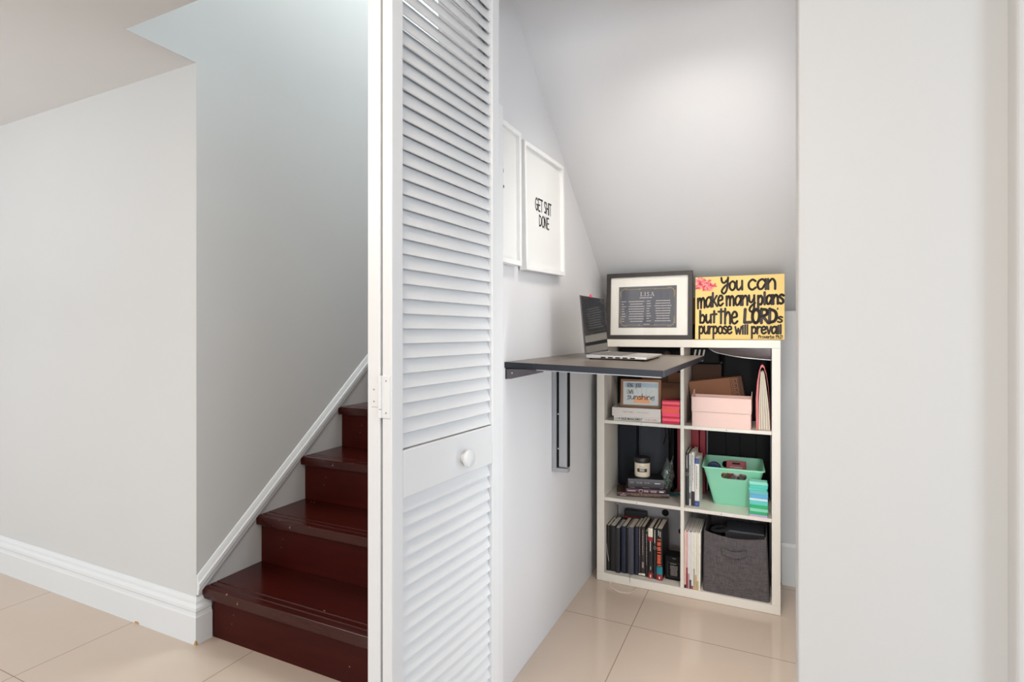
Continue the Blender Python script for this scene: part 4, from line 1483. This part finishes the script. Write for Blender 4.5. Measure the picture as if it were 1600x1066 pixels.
# ------------------------------------------------------------------ wall folding desk
DESK = wood_mat('desk_top_sheen', (100, 90, 81), (114, 103, 93), .32, stretch=(14, 1, 14))  # black-brown raised to taupe, grazing light reflection put into the colour
DESKE = mat('dark_desk_edge', (31, 34, 45), .4, var=.05, vscale=20)
t = thing('folding_desk', 'black-brown wall mounted folding desk with grey metal brackets', 'desk', (-.766, 2.0, 1.05))
D0 = Matrix.Translation((.766, -2.0, -1.05))
TH = .0185


def dz(x, y):
    u = (x + .766) / .51
    v_ = (y - 1.564) / .84
    return (1.0585 * (1 - v_) + 1.062 * v_) * (1 - u) + (1.0445 * (1 - v_) + 1.0565 * v_) * u


def slab(x0, x1, y0, y1, x1b=None):
    x1b = x1 if x1b is None else x1b
    c4 = [(x0, y0), (x1, y0), (x1b, y1), (x0, y1)]
    m = MB()
    m.x = D0
    m.hexa([(a, b_, dz(a, b_) - TH) for a, b_ in c4] + [(a, b_, dz(a, b_)) for a, b_ in c4])
    m.cur = 1
    return m


def split_top_sheen(o):  # upper faces take the sheen-lightened colour, the rest the dark edge
    for p_ in o.data.polygons:
        p_.material_index = 0 if p_.normal.z > .5 else 1


o = slab(-.7655, -.6605, 1.564, 2.405).build('fixed_board', [DESK, DESKE], t, bevel=.0008, seg=1)
split_top_sheen(o)
o = slab(-.6598, -.2666, 1.564, 2.405, -.245).build('drop_leaf', [DESK, DESKE], t, bevel=.0008, seg=1)
split_top_sheen(o)
m = MB()
m.x = D0
m.hexa([(-.655, 1.566, dz(-.655, 1.566) - TH - .003), (-.275, 1.566, dz(-.275, 1.566) - TH - .003), (-.275, 1.590, dz(-.275, 1.59) - TH - .003), (-.655, 1.590, dz(-.655, 1.59) - TH - .003),
        (-.655, 1.566, dz(-.655, 1.566) - TH), (-.275, 1.566, dz(-.275, 1.566) - TH), (-.275, 1.590, dz(-.275, 1.59) - TH), (-.655, 1.590, dz(-.655, 1.59) - TH)])
m.build('edge_strip', METAL, t)


def bracket(y):
    m = MB()
    m.x = D0
    zt = 1.0585 - TH - .001
    m.prism([(-.7655, zt), (-.7655, zt - .036), (-.745, zt - .0345), (-.635, zt - .010), (-.635, zt)], 'y', y, y + .003)
    m.box(-.7655, -.7625, y, y + .022, zt - .036, zt)
    m.box(-.7655, -.635, y, y + .022, zt - .003, zt)
    o = m.build('bracket', METALD, t)
    s = MB()
    s.x = D0
    s.lathe([(.0022, y - .0004), (.0018, y - .0014)], (-.742, 0, zt - .016), 10, 'y')
    s.build('screw', LETW, o)


bracket(1.572)
bracket(2.36)
sg = MB()
sg.x = D0
y0 = 1.984
zt = 1.036
sg.box(-.7655, -.7475, y0, y0 + .030, .620, zt)
sg.box(-.7655, -.700, y0 - .001, y0 + .031, .612, .628)
sup = sg.build('support_frame', METAL, t, bevel=.002)
m = MB()
m.x = D0
m.box(-.7470, -.7380, y0 + .012, y0 + .030, .6285, zt)
m.build('slot', BLACK, sup)
m = MB()
m.x = D0
m.box(-.7375, -.7045, y0 + .002, y0 + .028, .632, zt)
m.build('swing_leg', METAL, sup, bevel=.002)
m = MB()
m.x = D0
m.box(-.7040, -.700, y0 + .010, y0 + .028, .632, zt)
m.build('slot', BLACK, sup)
for zz in (.70, .835):
    m = MB()
    m.x = D0
    m.lathe([(.0035, y0 + .012), (.003, y0 + .0095)], (-.7425, 0, zz), 10, 'y')
    m.build('screw', LETW, sup)

# ------------------------------------------------------------------ laptop
lz = 1.0575
tilt = -1.1
t = thing('laptop', 'open laptop with a dark glossy screen and silver base on the folding desk', 'laptop', TR(-.596, 1.886, 1.0570, 0, 0.55, 0.86))
m = MB()
m.hexa([(0, 0, .004), (.216, 0, .004), (.216, .30, .004), (0, .30, .004), (0, 0, .0165), (.216, 0, .0125), (.216, .30, .0125), (0, .30, .0165)])
base = m.build('base', SILVER, t, bevel=.002)
m = MB()
for xx_ in (.012, .20):
    for yy_ in (.02, .28):
        m.lathe([(.006, 0), (.006, .0042)], (xx_, yy_, 0), 14)
m.build('rubber_foot', BLACK, base)
m = MB()
for k in range(5):
    m.box(.055 + k * .026, .072 + k * .026, -.0006, .002, .0062, .0105)
m.build('side_port', BLACK, base)
bz = lambda x: .0165 - .004 * x / .216 + .0003
m = MB()
for r_ in range(6):
    for c_ in range(14):
        x0_ = .022 + r_ * .0175
        y0_ = .014 + c_ * .0195
        m.hexa([(x0_, y0_, bz(x0_)), (x0_ + .0145, y0_, bz(x0_ + .0145)), (x0_ + .0145, y0_ + .0165, bz(x0_ + .0145)), (x0_, y0_ + .0165, bz(x0_)),
                (x0_, y0_, bz(x0_) + .001), (x0_ + .0145, y0_, bz(x0_ + .0145) + .001), (x0_ + .0145, y0_ + .0165, bz(x0_ + .0145) + .001), (x0_, y0_ + .0165, bz(x0_) + .001)])
kbm = m.build('keyboard', mat('grey_keys', (120, 116, 114), .5, var=.05, vscale=30), base)
m = MB()
m.hexa([(.145, .10, bz(.145)), (.205, .10, bz(.205)), (.205, .20, bz(.205)), (.145, .20, bz(.145)), (.145, .10, bz(.145) + .0004), (.205, .10, bz(.205) + .0004), (.205, .20, bz(.205) + .0004), (.145, .20, bz(.145) + .0004)])
m.build('touchpad', mat('touchpad_grey', (186, 182, 180), .35, var=.02, vscale=10), base)
m = MB()
m.x = Matrix.Translation((0, 0, .0165)) @ Matrix.Rotation(math.radians(-6), 4, 'Y')
m.box(-.0055, -.0005, 0, .30, 0.001, .216)
lid = m.build('screen_lid', METALD, t, bevel=.0015)
m = MB()
m.x = Matrix.Translation((0, 0, .0165)) @ Matrix.Rotation(math.radians(-6), 4, 'Y')
m.box(-.0004, .0008, .002, .298, .003, .214)
m.build('display', BLACKG, lid)
m = MB().tube([(.0005, .03, .0165), (.0005, .27, .0165)], .0045, 10)
m.build('hinge_bar', METALD, t)
PCL = mat('pink_plastic', (220, 70, 100), .4, var=.05, vscale=30)
m = MB()
cy = 1.886 + .135
m.tube([(-.6155, cy, 1.268), (-.617, cy, 1.288), (-.6205, cy, 1.300), (-.6245, cy, 1.293), (-.6265, cy, 1.268)], .003, 8)
m.tube([(-.6155, cy + .010, 1.268), (-.617, cy + .009, 1.288), (-.6205, cy, 1.300)], .003, 8)
tag(m.build('clip', PCL), 'small pink clip on the top edge of the laptop screen', 'clip')

# ------------------------------------------------------------------ frames on the partition wall
FRW = mat('white_frame', (236, 236, 235), .4, var=.01, vscale=10)
PRW = mat('print_paper', (226, 226, 224), .7, var=.008, vscale=8)


def wall_frame(label, yc, zc, w_, h__, tilt_, draw):
    M_ = Matrix.Translation((-.766, yc, zc)) @ Matrix.Rotation(math.radians(tilt_), 4, 'X')
    t = thing('picture_frame', label, 'picture frame', M_, 'white frames on the partition wall')
    a, b_, B = w_ / 2, h__ / 2, .0150
    x0, x1 = .008, .033
    f = MB()
    f.box(x0, x1, -a, a, -b_, -b_ + B)
    f.box(x0, x1, -a, a, b_ - B, b_)
    f.box(x0, x1, -a, -a + B, -b_ + B, b_ - B)
    f.box(x0, x1, a - B, a, -b_ + B, b_ - B)
    f.build('frame', FRW, t, bevel=.001)
    pr_ = MB().box(.006, .020, -a + B - .001, a - B + .001, -b_ + B - .001, b_ - B + .001).build('print', PRW, t)
    m = MB()
    draw(m)
    m.build('lettering', DARKINK, pr_)
    return t


yc, zc = 1.85, 1.587


def dA(m):
    o_, ex, ey = (.0204, 0, 0), (0, 1, 0), (0, 0, 1)
    letters(m, 'GET', o_, ex, ey, -.078, -.008, .004, .042, .0060)
    letters(m, 'SHIT', o_, ex, ey, .006, .078, .004, .042, .0060)
    letters(m, 'DONE', o_, ex, ey, -.044, .052, -.050, .040, .0060)


wall_frame('white framed print with black capitals, right of the pair on the partition wall', yc, zc, .383, .432, 2.2, dA)


def dB(m):
    o_, ex, ey = (.0204, 0, 0), (0, 1, 0), (0, 0, 1)
    m.micro((.0204, -.050, .058), (0, 1, 0), (0, 0, 1), .054, .022, 1, 1, 2)
    m.micro((.0204, -.060, .012), (0, 1, 0), (0, 0, 1), .082, .016, 1, 1, 3)
    m.micro((.0204, -.030, -.018), (0, 1, 0), (0, 0, 1), .034, .010, 1, 1, 4)


wall_frame('white framed print half hidden by the louvered door, left of the pair', 1.516, 1.587, .222, .436, .6, dB)

# ------------------------------------------------------------------ cable on the floor
m = MB()
m.tube([(-.655, 2.465, .0028), (-.66, 2.44, .0026), (-.64, 2.405, .0026), (-.60, 2.385, .0026), (-.565, 2.388, .0026), (-.545, 2.41, .0026), (-.535, 2.45, .0026)], .0025, 8)
tag(m.build('cable', mat('cream_cable', (216, 200, 184), .4, var=.03, vscale=20)), 'thin cream cable looping on the tiles in front of the shelving unit', 'cable')
